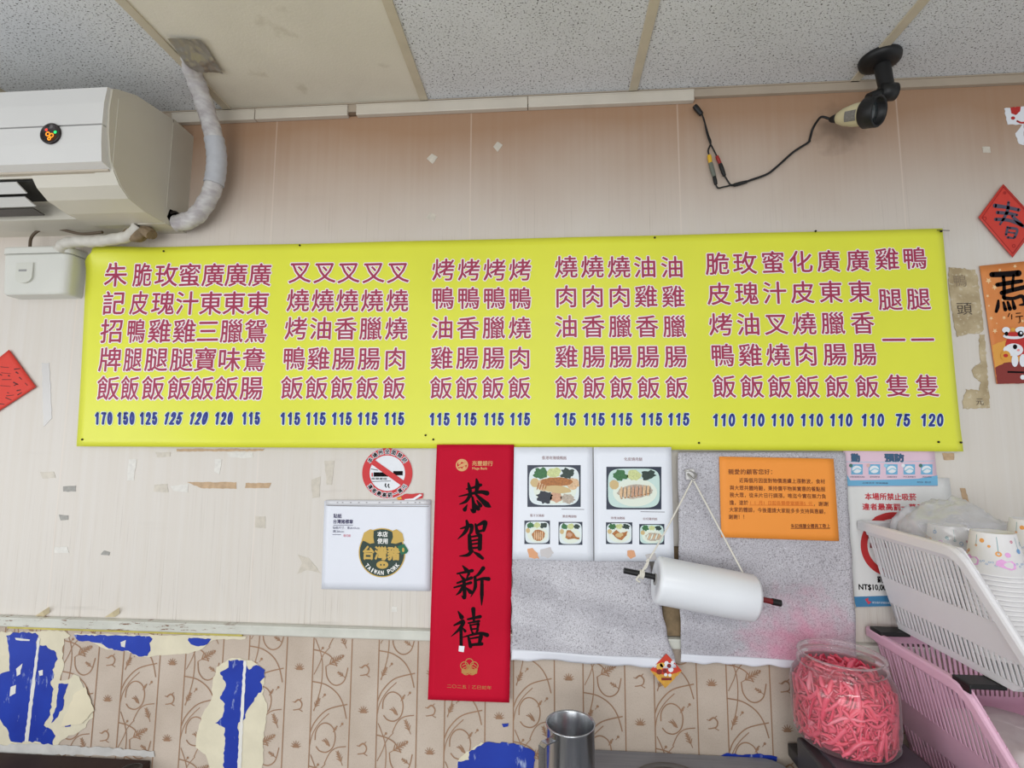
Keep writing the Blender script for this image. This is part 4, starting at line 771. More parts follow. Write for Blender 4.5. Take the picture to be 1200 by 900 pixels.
# ---- menu cards with dish photos
MN = [mat('photo_navy', (30, 40, 62), .35), mat('photo_tray', (222, 232, 234), .35), mat('photo_green', (52, 112, 62), .4, var=.3, vscale=300), mat('photo_cabbage', (206, 214, 150), .4, var=.2, vscale=300), mat('photo_darkgreen', (36, 58, 50), .4, var=.3, vscale=300), mat('photo_roast', (178, 112, 52), .4, var=.35, vscale=200), mat('photo_egg', (206, 180, 128), .4), mat('photo_pale_meat', (222, 186, 146), .4, var=.25, vscale=220), mat('photo_black_veg', (30, 36, 48), .4), mat('photo_rice', (226, 234, 220), .4), mat('photo_pink', (206, 160, 130), .4, var=.2, vscale=260), mat('photo_pork', (190, 176, 160), .4, var=.3, vscale=260), mat('photo_mint', (198, 222, 216), .4)]
def dish(S0, x0, y0, x1, y1, kind, par, seed):
    mb = MB(); r = random.Random(seed); w, h = x1-x0, y1-y0; X = lambda u: x0+u*w; Y = lambda v: y0+v*h
    S0.rect(mb, x0, y0, x1, y1, .0008, 0)
    tray = [(X(.5+.47*abs(math.cos(t))**.42*math.copysign(1, math.cos(t))), Y(.5+.46*abs(math.sin(t))**.42*math.copysign(1, math.sin(t)))) for t in [q*math.pi/24 for q in range(48)]]
    S0.poly(mb, tray, .0010, 12 if kind in ('pork', 'pale') else 1)
    S0.disc(mb, X(.52), Y(.6), w*.40, h*.33, .0011, 9, 30)
    def blob(u, v, a, b, m_, o, n=18, am=.12, ang=0.):
        pts = []
        for q in range(n):
            t = 2*math.pi*q/n; rr = 1+r.uniform(-am, am); p, s_ = a*w*rr*math.cos(t), b*h*rr*math.sin(t); pts.append((X(u)+p*math.cos(ang)-s_*math.sin(ang), Y(v)+p*math.sin(ang)+s_*math.cos(ang)))
        S0.poly(mb, pts, o, m_)
    blob(.24, .20, .13, .13, 2, .0013, 20, .25); blob(.5, .19, .13, .12, 3, .0013, 20, .2); blob(.76, .2, .13, .12, 4, .0013, 20, .3); blob(.14, .42, .085, .11, 6, .0014, 16, .05)
    if kind == 'combo':
        blob(.33, .76, .15, .15, 8, .0015, 24, .22); blob(.54, .76, .11, .13, 10, .0015, 20, .15); blob(.76, .8, .13, .12, 11, .0015, 24, .2)
        blob(.3, .48, .13, .13, 7, .0016, 18, .12); blob(.86, .45, .11, .13, 7, .0016, 18, .15); blob(.55, .4, .30, .11, 5, .0018, 22, .08); blob(.56, .58, .26, .09, 6, .0020, 22, .06, .1)
        for q in range(4): blob(.2+.05*q, .5, .012, .10, 5, .0021, 8, .1, .3)
    elif kind == 'pork':
        blob(.52, .58, .32, .16, 11, .0016, 30, .06, -.08)
        for q in range(8): blob(.27+.07*q, .60-.006*q, .028, .14, 10 if q in (3, 4, 5) else 7, .0018, 10, .1, .06); blob(.30+.07*q, .60-.006*q, .006, .13, 4, .0020, 8, .1, .06)
        for q in range(9): blob(.28+.06*q, .74-.014*q, .02, .012, 5, .0021, 8, .2)
    elif kind == 'slices':
        blob(.55, .62, .25, .24, 5, .0016, 24, .06)
        for q in range(5): blob(.40+.075*q, .64, .026, .20, 7, .0018, 10, .1)
    elif kind == 'leg':
        S0.poly(mb, jag([(X(.28), Y(.68)), (X(.36), Y(.36)), (X(.5), Y(.36)), (X(.66), Y(.52)), (X(.72), Y(.64)), (X(.88), Y(.68)), (X(.86), Y(.76)), (X(.66), Y(.72)), (X(.4), Y(.76))], .4, 2, seed), .0017, 5); blob(.46, .55, .12, .1, 10, .0019, 16, .2)
    elif kind == 'drum':
        S0.poly(mb, jag([(X(.22), Y(.52)), (X(.4), Y(.34)), (X(.55), Y(.5)), (X(.82), Y(.4)), (X(.78), Y(.6)), (X(.6), Y(.82)), (X(.42), Y(.74))], .4, 2, seed), .0017, 5); blob(.5, .58, .15, .1, 6, .0019, 16, .2)
    else:
        blob(.55, .62, .32, .2, 11, .0016, 24, .1)
        for q in range(6): blob(.32+.09*q, .62, .03, .16, 7 if q % 2 else 9, .0018, 10, .12, .4)
    return mb.build('dish_photo', MN, par)
def card(label, corners, title, big, smalls, cap, seed, tx):
    t = thing('menu_card', label, 'menu card', tuple(Py(corners[3][0]+45, corners[3][1])), 'menu cards with dish photos')
    S0 = Sheet(-.0275); mb = MB(); S0.grid(mb, *corners, 12, 12); solid(mb.build('card', mat('card_white', (230, 234, 242), .35, var=.02, spec=.5), t), .0006, 1)
    dish(S0, *big, t, seed)
    for q, sm in enumerate(smalls): dish(S0, *sm, t, seed+q+1)
    mb = MB(); S0.text(mb, title[0], title[1], title[2], title[3], 4.2, .001, 0)
    for s, x, y, w in cap: S0.text(mb, s, x, y, w, 3.1, .001, 0)
    S0.stroke(mb, [(big[0]+40, big[3]+2.6), (big[2]+4, big[3]+3)], .6, .001, 1, rnd=False); mb.build('lettering', [mat('card_ink_brown', (128, 74, 74), .6), mat('card_ink_grey', (96, 92, 100), .6)], t)
    for pl, m_ in tx:
        mb = MB(); S0.poly(mb, jag(pl, .8, 3, seed), .0012, m_); mb.build('torn_surface', [mat('torn_peach', (226, 168, 128), .8, var=.1), mat('torn_grey', (204, 200, 200), .8)], t)
    return t
card('white menu card with sliced meat combo photo, next to the red scroll', [(602.5, 524), (694.5, 524), (695.5, 657.5), (600.5, 655.5)], ('香港玫瑰燒鴨飯', 649.5, 536.5, 29), (618, 545, 680.5, 594, 'combo'), [(614.5, 610, 644.5, 637.5, 'slices'), (654.5, 611.5, 682.5, 638.5, 'leg')], [('蜜汁叉燒飯', 629.5, 604, 16.5), ('脆皮鴨腿飯', 667.5, 605, 16.5)], 11, [([(618, 643), (624, 642), (630, 648), (632, 655), (620, 653)], 0), ([(633, 644), (645, 641), (649, 648), (642, 654), (634, 652)], 1)])
card('white menu card with sliced pork photo, left of the pink-patched sheet', [(695.5, 524), (786.5, 524), (790, 658), (696.5, 657.5)], ('化皮燒肉飯', 742, 538, 21.5), (710.5, 547, 775, 597, 'pork'), [(710, 612, 741, 637.5, 'drum'), (749, 614, 778.5, 638, 'pale')], [('玫瑰油雞飯', 724, 607, 16.5), ('白切雞肉飯', 762, 608, 16.5)], 23, [([(735, 645), (743, 645), (745, 652), (739, 655), (735, 651)], 0), ([(756, 650), (768, 648), (770, 656), (758, 656)], 1)])

# ---- orange notice
on = thing('orange_notice', 'orange paper notice with printed black text on the speckled sheet', 'notice', tuple(Py(910, 633)))
SO = Sheet(-.0285, lambda x, z: .001); mb = MB(); SO.grid(mb, (842.5, 535), (976.5, 537.5), (983, 634), (845, 629.5), 16, 12); solid(mb.build('paper', mat('orange_paper', (244, 152, 60), .6, var=.03), on), .0005, 1)
mb = MB(); kx = 145/1186
def ol(s, x0, x1, y, h, m_=0, dy=0.):
    n = len(s)
    for i, ch in enumerate(s):
        if ch == ' ': continue
        SO.text(mb, ch, 840+(x0+(x1-x0)*(i+.5)/n)*kx, 530+(y+dy*(i/n))*kx, (x1-x0)/n*kx*.9, h*kx, .0009, m_, .012, em=True)
ol('親愛的顧客您好：', 105, 565, 187, 52); ol('近兩個月因面對物價連續上漲數波，食材', 210, 1035, 268, 46, 0, 12); ol('與大眾共體時艱，秉持價平物美實惠的餐點服', 120, 1038, 340, 46, 0, 14); ol('務大眾，從未片日行調漲，唯迄今實在無力負', 120, 1045, 408, 46, 0, 14); ol('擔，遂於', 118, 300, 482, 46); ol('11月1日起各類便當調漲5元', 310, 915, 482, 42, 1, 10); ol('，謝謝', 920, 1068, 494, 46); ol('大家的體諒，今後還請大家能多多支持與惠顧，', 115, 1065, 548, 46, 0, 20); ol('謝謝！！', 110, 290, 618, 46); ol('朱記燒臘全體員工敬上', 705, 1085, 706, 42)
SO.stroke(mb, [(840+705*kx, 530+730*kx), (840+1080*kx, 530+732*kx)], .5, .0009, 0, rnd=False); SO.stroke(mb, [(840+310*kx, 530+505*kx), (840+925*kx, 530+510*kx)], .6, .0009, 1, rnd=False)
mb.build('lettering', [mat('notice_ink', (104, 44, 22), .6), mat('notice_orange_ink', (214, 108, 30), .6)], on)

# ---- hook, string, rod and bag roll
hk = thing('wall_hook', 'small white hook holding the string above the bag roll', 'hook', tuple(Py(809, 560, -.022)))
h0 = Py(809, 556, -.028); mb = MB(); mb.bevbox((h0.x-.012, -.034, h0.z-.014), (h0.x+.010, -.024, h0.z+.014), .003); mb.build('hook_base', mat('hook_white', (214, 212, 210), .35), hk)
mb = MB(); mb.tube([h0+Vector((-.008, -.006, .002)), h0+Vector((-.002, -.014, -.006)), h0+Vector((.004, -.018, -.012)), h0+Vector((.010, -.016, -.004)), h0+Vector((.009, -.012, .003))], .0028, 8); mb.tube([h0+Vector((-.016, -.004, .008)), h0+Vector((-.004, -.006, .010)), h0+Vector((.012, -.005, .002))], .0022, 8); mb.build('hook_wire', mat('hook_steel', (176, 174, 172), .3, .8), hk)
YR = -.085
A = Py(731, 668.5, YR); B = Py(915, 707, YR); rod = thing('hanging_rod', 'black rod hung on white string through the bag roll', 'rod', tuple((A+B)/2))
rl, rr_ = Py(768, 679, YR), Py(884, 701.5, YR); dirv = (B-A).normalized()
mb = MB(); mb.tube([A, A.lerp(B, .6)], .0068, 12, 0, 1); mb.build('rod_shaft', M_BLACK, rod)
mb = MB(); mb.tube([A.lerp(B, .6), A.lerp(B, .96)], .0066, 12, 0, 1); mb.build('red_sleeve', mat('maroon_plastic', (116, 30, 34), .4), rod)
mb = MB(); mb.tube([A.lerp(B, .945), B], .0078, 12, 0, 1); mb.build('end_cap', M_BLACK, rod)
hs = h0+Vector((.002, -.014, -.010)); lt = A.lerp(B, .11); rt_ = A.lerp(B, .84)+Vector((0, .0, .006))
mb = MB(); mb.tube([hs, hs.lerp(lt, .5)+Vector((.002, 0, -.002)), lt+Vector((.003, -.006, .008))], .0021, 8, 0, 6); mb.tube([hs, hs.lerp(rt_, .5), rt_], .0021, 8, 0, 6)
for q in range(3):
    c0 = lt+dirv*(.004*q-.002); u1 = dirv.orthogonal().normalized(); u2 = dirv.cross(u1); mb.tube([c0+u1*.009*math.cos(t)+u2*.009*math.sin(t) for t in [x*math.pi/4 for x in range(9)]], .0022, 6, 0, 3)
mb.tube([lt+Vector((-.004, -.008, 0)), lt+Vector((-.012, -.012, -.010)), lt+Vector((-.004, -.010, -.016))], .0022, 6); mb.tube([lt+Vector((0, -.004, .006)), lt+Vector((.014, -.004, .018)), lt+Vector((.020, -.003, .036)), lt+Vector((.013, -.002, .03))], .0018, 6); mb.build('string', mat('white_string', (222, 218, 206), .7), rod)
RL = (rr_-rl).length; MRl = Matrix.Translation(rl) @ (rr_-rl).to_track_quat('Z', 'Y').to_matrix().to_4x4()
roll = thing('bag_roll', 'thick white roll of plastic bags on the hanging rod', 'bag roll', tuple((rl+rr_)/2))
R0 = .0555; mb = MB(); mb.lathe([(.013, .001), (.02, .002), (.022, 0), (.035, .002), (.038, 0), (R0-.006, .001), (R0-.001, .004), (R0, .009), (R0*.99, RL*.4), (R0*.985, RL*.7), (R0*.97, RL-.008), (R0*.9, RL), (.04, RL-.002), (.013, RL)], MRl, 56); mb.build('rolled_bags', mat('roll_white_film', (233, 236, 240), .28, spec=.55, bump=.06, bscale=40), roll)
mb = MB(); mb.lathe([(.0075, -.002), (.0135, -.002), (.0135, RL+.002), (.0075, RL+.002)], MRl, 24); mb.build('core', mat('core_grey', (150, 148, 146), .6), roll)

# ---- small gold and red diamond sticker
gd = thing('gold_diamond_sticker', 'small red and gold diamond sticker on the wallpaper below the rail', 'sticker', tuple(Py(780, 803))); S_ = Sheet(-.036)
mb = MB(); S_.poly(mb, [(781, 766), (799, 786), (779.5, 806.5), (762, 785)], 0, 0); S_.poly(mb, jag([(762, 785), (770, 789), (779, 791), (790, 789), (799, 786), (779.5, 806.5)], .5, 2.5, 8), .0006, 1); solid(mb.build('paper', [mat('sticker_vermilion', (206, 66, 44), .45, var=.1, vscale=90), mat('sticker_amber', (212, 158, 62), .45, var=.2, vscale=120)], gd), .0006, 1)
mb = MB()
for x, y, r, m_ in ((773, 781, 4.2, 1), (776, 779, 3, 1), (772.5, 787, 3.4, 2), (786, 784.5, 3.2, 0), (781, 777, 2.6, 0), (788, 776, 2, 0), (784, 780, 2.6, 2), (780, 790.5, 2, 0), (785, 791, 2, 0), (779, 786, 2.6, 2)): S_.poly(mb, jag([(x+r*math.cos(t), y+r*math.sin(t)) for t in [q*math.pi/4 for q in range(8)]], .5, 2, int(x)), .0009+m_*.0002, m_)
S_.rect(mb, 775, 794, 787, 797, .001, 2); mb.build('festive_print', [M_PAPER, mat('print_gold', (226, 176, 80), .5), mat('print_maroon', (128, 40, 36), .5)], gd)

# ---- hand washing poster and second no smoking poster
hw = thing('hand_washing_poster', 'pink and blue hand washing poster peeking out under the banner', 'poster', tuple(Py(1043, 570))); SW = Sheet(-.0035, lambda x, z: .001)
mb = MB(); SW.grid(mb, (987, 522), (1094, 522), (1098.5, 569.5), (991, 570), 10, 8); solid(mb.build('paper', mat('poster_pink', (228, 198, 214), .4, var=.06), hw), .0005, 1)
mb = MB(); SW.poly(mb, [(990, 563), (1040, 562), (1075, 561), (1098, 557), (1098.4, 569), (991, 569.5)], .0008, 0); SW.poly(mb, [(987.5, 555), (992, 556), (996, 563), (990, 564)], .0009, 0)
for i in range(5):
    x = 1004+i*20.4; SW.rect(mb, x-7, 544, x+6.5, 556, .0008, 0); SW.disc(mb, x-.5, 550, 5.6, 4.4, .0011, 1, 14); SW.stroke(mb, [(x-5, 552), (x, 549), (x+5, 551)], 1.4, .0013, 2); SW.disc(mb, x-7.5, 545.5, 2.2, 2.2, .0013, (3, 4, 2, 1, 3)[i], 12)
SW.stroke(mb, [(990, 541), (1040, 541.5), (1094, 540)], .5, .0008, 2, rnd=False); mb.build('step_pictures', [mat('poster_blue', (112, 176, 212), .4), M_PAPER, mat('poster_sky', (150, 204, 226), .4), mat('poster_green', (70, 120, 110), .4), mat('poster_tan', (214, 180, 176), .4)], hw)
mb = MB(); SW.text(mb, '勤', 1002, 536.5, 9.5, 9.5, .0011, 0, .03, halo=(1, .8)); SW.text(mb, '預防', 1047.5, 536.5, 22, 9.5, .0011, 0, .03, halo=(1, .8))
for i, (s, w) in enumerate((('打開水龍頭將手淋濕', 17), ('塗抹肥皂', 12), ('互相搓洗雙手', 12), ('沖水清洗雙手', 15), ('用紙擦乾', 11))): SW.text(mb, s, 1004+i*20.4, 558.8, w, 1.8, .001, 1)
SW.text(mb, '衛生局　關心您', 1090-8, 565, 16, 2, .0013, 1); SW.text(mb, '正確洗手 常保健康', 1025, 566, 30, 2, .0013, 1); mb.build('lettering', [mat('poster_navy', (56, 96, 128), .5), mat('poster_small_ink', (86, 92, 116), .5), M_PAPER][:2], hw)
n2 = thing('no_smoking_poster', 'white no smoking poster with red heading behind the white basket', 'poster', tuple(Py(1050, 712))); SQ = Sheet(-.0015, lambda x, z: .001)
mb = MB(); SQ.grid(mb, (988.5, 562), (1112, 560), (1130, 708), (1002, 712), 10, 12); solid(mb.build('paper', mat('poster_offwhite', (226, 226, 224), .45, var=.05), n2), .0005, 1)
mb = MB(); SQ.text(mb, '本場所禁止吸菸', 1043, 582, 60, 8.4, .0008, 0, .03); SQ.text(mb, '違者最高罰一萬元', 1046, 594, 72, 8, .0008, 0, .03); SQ.text(mb, 'NT$10,000', 1024, 688.5, 36, 7.5, .0008, 1, .04); SQ.text(mb, '罰', 1031, 679, 7, 7, .0008, 1, .04); mb.build('lettering', [mat('heading_red', (196, 48, 60), .5), M_INK], n2)
mb = MB(); SQ.ring(mb, 1046, 638, 30, 38, .0008, 0, 56); SQ.poly(mb, [(1024, 606), (1031, 603), (1070, 664), (1064, 668)], .0010, 0); mb.build('prohibition_ring', mat('ring_red', (188, 48, 48), .5), n2)
mb = MB(); SQ.rect(mb, 1019, 636, 1070, 642, .0008, 0); SQ.text(mb, '菸', 1019, 628, 5, 6, .0008, 0, .04); mb.build('cigarette', mat('brown_red_print', (130, 60, 60), .5), n2)
mb = MB(); SQ.poly(mb, [(1000.5, 699), (1128, 695), (1130, 708), (1003, 711), (1001.4, 707)], .0008, 0); SQ.poly(mb, [(1013, 702), (1017, 700), (1017, 704), (1021, 705), (1017, 708)], .0011, 1); SQ.text(mb, '衛生福利部國民健康署', 1034, 706, 25, 2.4, .0011, 2); mb.build('footer_strip', [mat('footer_blue', (64, 128, 172), .5), mat('footer_red', (206, 66, 84), .5), M_PAPER], n2)

# ================================================================== TABLES
bt = thing('brown_table', 'dark brown table top in the lower left corner', 'table', (-1.5, -.3, 0)); ztb = .767
mb = MB(); mb.bevbox((-2.1, -.62, ztb-.03), (-1.057, -.006, ztb), .003); mb.build('table_top', mat('dark_brown_laminate', (60, 44, 40), .6, spec=.15, var=.2, vscale=14), bt)
for x in (-2.05, -1.11):
    for y in (-.57, -.06): mb = MB(); mb.bevbox((x-.02, y-.02, 0), (x+.02, y+.02, ztb-.03), .003); mb.build('leg', M_BLACK, bt)
mb = MB(); p = Pz(160, 899, ztb); mb.lathe([(.0001, .002), (.018, .002), (.026, .005), (.027, .007), (.025, .007), (.018, .004), (.0001, .004)], Matrix.Translation((p.x, p.y-.022, ztb)), 32); tag(mb.build('black_dish', mat('glossy_black', (30, 28, 28), .15)), 'small glossy black dish on the brown table', 'dish')
gt = thing('metal_worktop', 'grey brushed metal work table under the steel mug', 'table', (.26, -.3, 0)); zg = Py(770, 881).z
k = NT('brushed_grey_metal', .38, .5); k.b.inputs['Metallic'].default_value = .15; c = k.mix(k.rng(k.noise(1., 4, k.mapv((6, 120, 6))), .3, .7), (148, 150, 158), (130, 132, 140)); mg = k.out(c)
mb = MB(); pts = [(-.014, -.004), (-.014, -.62)]+[(.56, -.62)]+[(.56-.05+.05*math.cos(a), -.054+.05*math.sin(a)) for a in [q*math.pi/12 for q in range(7)]]
n = len(pts); mb.add([(x, y, zg) for x, y in pts]+[(x, y, zg-.035) for x, y in pts], [tuple(range(n)), tuple(range(2*n-1, n-1, -1))]+[(i, n+i, n+(i+1) % n, (i+1) % n) for i in range(n)]); mb.build('table_top', mg, gt)
for x in (.03, .51):
    for y in (-.57, -.08): mb = MB(); mb.bevbox((x-.02, y-.02, 0), (x+.02, y+.02, zg-.035), .003); mb.build('leg', mat('leg_steel', (140, 140, 144), .4, .6), gt)
mb = MB(); p = Pz(790, 928, zg); mb.lathe([(.085, 0), (.09, .006), (.094, .006), (.098, 0)], Matrix.Translation((p.x, p.y, zg)), 48); mb.lathe([(.0001, .001), (.086, .001)], Matrix.Translation((p.x, p.y, zg)), 48); tag(mb.build('ring_mark', mat('ring_mark_grey', (112, 108, 106), .5, .4, var=.2)), 'round dull grey ring mark on the metal table right of the mug', 'lid')  # faint ring stain on the table top, built as a low raised disc
# steel mug
zr = zg+.155; rim = Pz(668.5, 847, zr); r_m = .0525
mug = thing('steel_mug', 'tall stainless steel mug with side handle on the metal table', 'mug', (rim.x, rim.y, zg))
k = NT('stainless_steel', .24, .5); k.b.inputs['Metallic'].default_value = 1.; c = k.mix(k.rng(k.noise(1., 3, k.mapv((90, 90, 3))), .3, .7), (196, 198, 200), (170, 172, 176)); ms = k.out(c)
TM = Matrix.Translation((rim.x, rim.y, zg))
mb = MB(); mb.lathe([(.0001, .0005), (.047, .0005), (.050, .004), (.0515, .02), (r_m, .150), (r_m+.0016, .153), (r_m+.0016, .1555), (r_m-.0006, .1558), (r_m-.0022, .153), (.0495, .02), (.046, .006), (.0001, .005)], TM, 64); mb.build('body', ms, mug)
ha = math.radians(222); hd_ = Vector((math.cos(ha), math.sin(ha), 0)); hs_ = Vector((-math.sin(ha), math.cos(ha), 0)); hc = Vector((rim.x, rim.y, zg)); mb = MB()
path = [(r_m-.001, .138), (r_m+.024, .139), (r_m+.031, .134), (r_m+.031, .05), (r_m+.025, .044), (r_m-.001, .044)]
for (a0, z0), (a1, z1) in zip(path, path[1:]):
    t = Vector((a1-a0, z1-z0)).normalized(); nx_, nz_ = -t.y*.0012, t.x*.0012; q = []
    for s_ in (-.009, .009):
        for e in (1, -1): q += [hc+hd_*(a0+nx_*e)+hs_*s_+Vector((0, 0, z0+nz_*e)), hc+hd_*(a1+nx_*e)+hs_*s_+Vector((0, 0, z1+nz_*e))]
    mb.add(q, [(0, 1, 3, 2), (4, 6, 7, 5), (0, 4, 5, 1), (2, 3, 7, 6), (0, 2, 6, 4), (1, 5, 7, 3)])
mb.build('handle', ms, mug)

# ================================================================== COUNTER, TRAY AND JAR
zt0, ztr = .885, .96
ct = thing('counter', 'black counter top in the lower right corner under the baskets', 'counter', (1.0, -.3, 0))
mb = MB(); mb.bevbox((.575, -.70, zt0-.03), (1.45, -.006, zt0), .004); mb.build('counter_top', mat('counter_black', (44, 43, 45), .35, var=.15), ct)
mb = MB(); mb.bevbox((.60, -.66, 0), (1.43, -.03, zt0-.03), .004); mb.build('cabinet', mat('cabinet_grey', (92, 90, 90), .5), ct)
tr = thing('dark_tray', 'dark grey box top with raised edge under the jar', 'box', (.66, -.36, zt0))
mb = MB(); mb.bevbox((.55, -.66, zt0), (.775, -.112, ztr-.004), .006); mb.build('body', mat('tray_dark', (58, 57, 60), .38, var=.12), tr)
mb = MB(); mb.bevbox((.575, -.64, ztr-.005), (.77, -.128, ztr), .004); mb.build('top_panel', mat('tray_top', (84, 78, 86), .4, var=.15, vscale=20), tr)
JC = Vector((.651, -.125, ztr))
jar = thing('jar', 'clear open plastic jar full of pink pickled ginger on the dark box', 'jar', tuple(JC))
k = NT('clear_plastic', .06); t_ = k.t; tb = k.n('ShaderNodeBsdfTransparent'); tb.inputs[0].default_value = (1, .98, .985, 1); gl = k.n('ShaderNodeBsdfGlossy'); gl.inputs['Roughness'].default_value = .07; fz = k.n('ShaderNodeFresnel'); fz.inputs[0].default_value = 1.38
dfj = k.n('ShaderNodeBsdfDiffuse'); dfj.inputs[0].default_value = (.95, .93, .94, 1); mj = k.n('ShaderNodeMixShader'); t_.links.new(k.math('ADD', k.math('MULTIPLY', fz.outputs[0], .55), .03), mj.inputs[0]); t_.links.new(tb.outputs[0], mj.inputs[1]); t_.links.new(dfj.outputs[0], mj.inputs[2])
mx = k.n('ShaderNodeMixShader'); t_.links.new(k.math('ADD', k.math('MULTIPLY', fz.outputs[0], .5), .03), mx.inputs[0]); t_.links.new(mj.outputs[0], mx.inputs[1]); t_.links.new(gl.outputs[0], mx.inputs[2]); t_.links.new(mx.outputs[0], t_.nodes['Material Output'].inputs[0]); M_CLEAR = k.m
TJ = Matrix.Translation(JC)
HJ = Pz(996, 765, 1.14).z-ztr+.02
prof = [(.0001, .001), (.085, .001), (.095, .004), (.101, .012), (.098, .02), (.102, .028), (.104, .04), (.1045, .115), (.1005, .132), (.090, .147), (.0835, .153), (.0835, .158), (.088, .160), (.088, .165), (.0835, .167), (.0835, .176), (.0865, .178), (.0865, .182), (.082, .183), (.081, .178)]
mb = MB(); mb.lathe(prof, TJ, 64); mb.build('jar_body', M_CLEAR, jar)
mb = MB()
for zz, rr in ((.160, .0885), (.180, .087)): mb.lathe([(rr-.0015, zz-.0018), (rr+.0006, zz), (rr-.0015, zz+.0018)], TJ, 64)
mb.build('moulded_rings', M_CLEAR, jar)
rn = random.Random(5); mb = MB()
def rin(z): return .097 if z < .118 else .097-(z-.118)*.65
core = [(.0001, .006), (.088, .007), (.093, .03), (.093, .112), (.074, .134), (.03, .140), (.0001, .141)]
mb.lathe([(r_*.955, z_) for r_, z_ in core], TJ, 40, 0)
for q in range(720):
    z = rn.uniform(.012, .138); a = rn.uniform(0, 2*math.pi); R_ = rin(z)-rn.uniform(.001, .012) if q < 580 else rn.uniform(0, .075)
    if q >= 580: z = rn.uniform(.128, .146)
    p = Vector((R_*math.cos(a), R_*math.sin(a), z)); tg = Vector((-math.sin(a), math.cos(a), 0)); up = Vector((0, 0, 1)); d = (tg*rn.uniform(-1, 1)+up*rn.uniform(-.9, .9)).normalized()
    if q >= 580: d = Vector((rn.uniform(-1, 1), rn.uniform(-1, 1), rn.uniform(-.2, .2))).normalized()
    Ln = rn.uniform(.03, .075); w = rn.choice((.004, .005, .007, .010, .014)); ph0 = rn.uniform(0, 6); pts = []
    for s_ in range(6):
        t = s_/5-.5; P_ = p+d*Ln*t+up*.007*math.sin(t*5+ph0); rad = math.hypot(P_.x, P_.y); mxr = rin(max(.01, min(.146, P_.z)))-.0015
        if rad > mxr: P_.x *= mxr/rad; P_.y *= mxr/rad
        elif q < 580 and rad < R_: k_ = min(R_, mxr)/max(rad, .02); P_.x *= k_; P_.y *= k_
        P_.z = max(.008, min(.150, P_.z)); pts.append(P_)
    out = Vector((math.cos(a), math.sin(a), .2)).normalized() if q < 580 else Vector((0, 0, 1)); sd = d.cross(out).normalized()
    vs = []
    for s_, P_ in enumerate(pts):
        ww = w*(.6 if s_ in (0, 5) else 1); vs += [JC+P_+sd*ww*.5, JC+P_+out*w*.35, JC+P_-sd*ww*.5, JC+P_-out*w*.2]
    fs2 = [(4*s_+k_, 4*s_+(k_+1) % 4, 4*s_+4+(k_+1) % 4, 4*s_+4+k_) for s_ in range(5) for k_ in range(4)]
    mb.add(vs, fs2, rn.choice((0, 0, 0, 1, 1, 2, 3, 3)), True)
def gm(n_, c_): 
    m_ = mat(n_, c_, .2, spec=.5, var=.06, vscale=50); b_ = m_.node_tree.nodes['Principled BSDF']; b_.inputs['Subsurface Weight'].default_value = .25; b_.inputs['Subsurface Radius'].default_value = (.01, .004, .004); return m_
tag(mb.build('pickled_ginger', [gm('ginger_pink', (246, 108, 132)), gm('ginger_red', (240, 84, 114)), gm('ginger_pale', (250, 148, 164)), gm('ginger_coral', (244, 100, 122))]), 'bright pink shredded pickled ginger filling the clear jar', 'pickles', None, 'stuff')

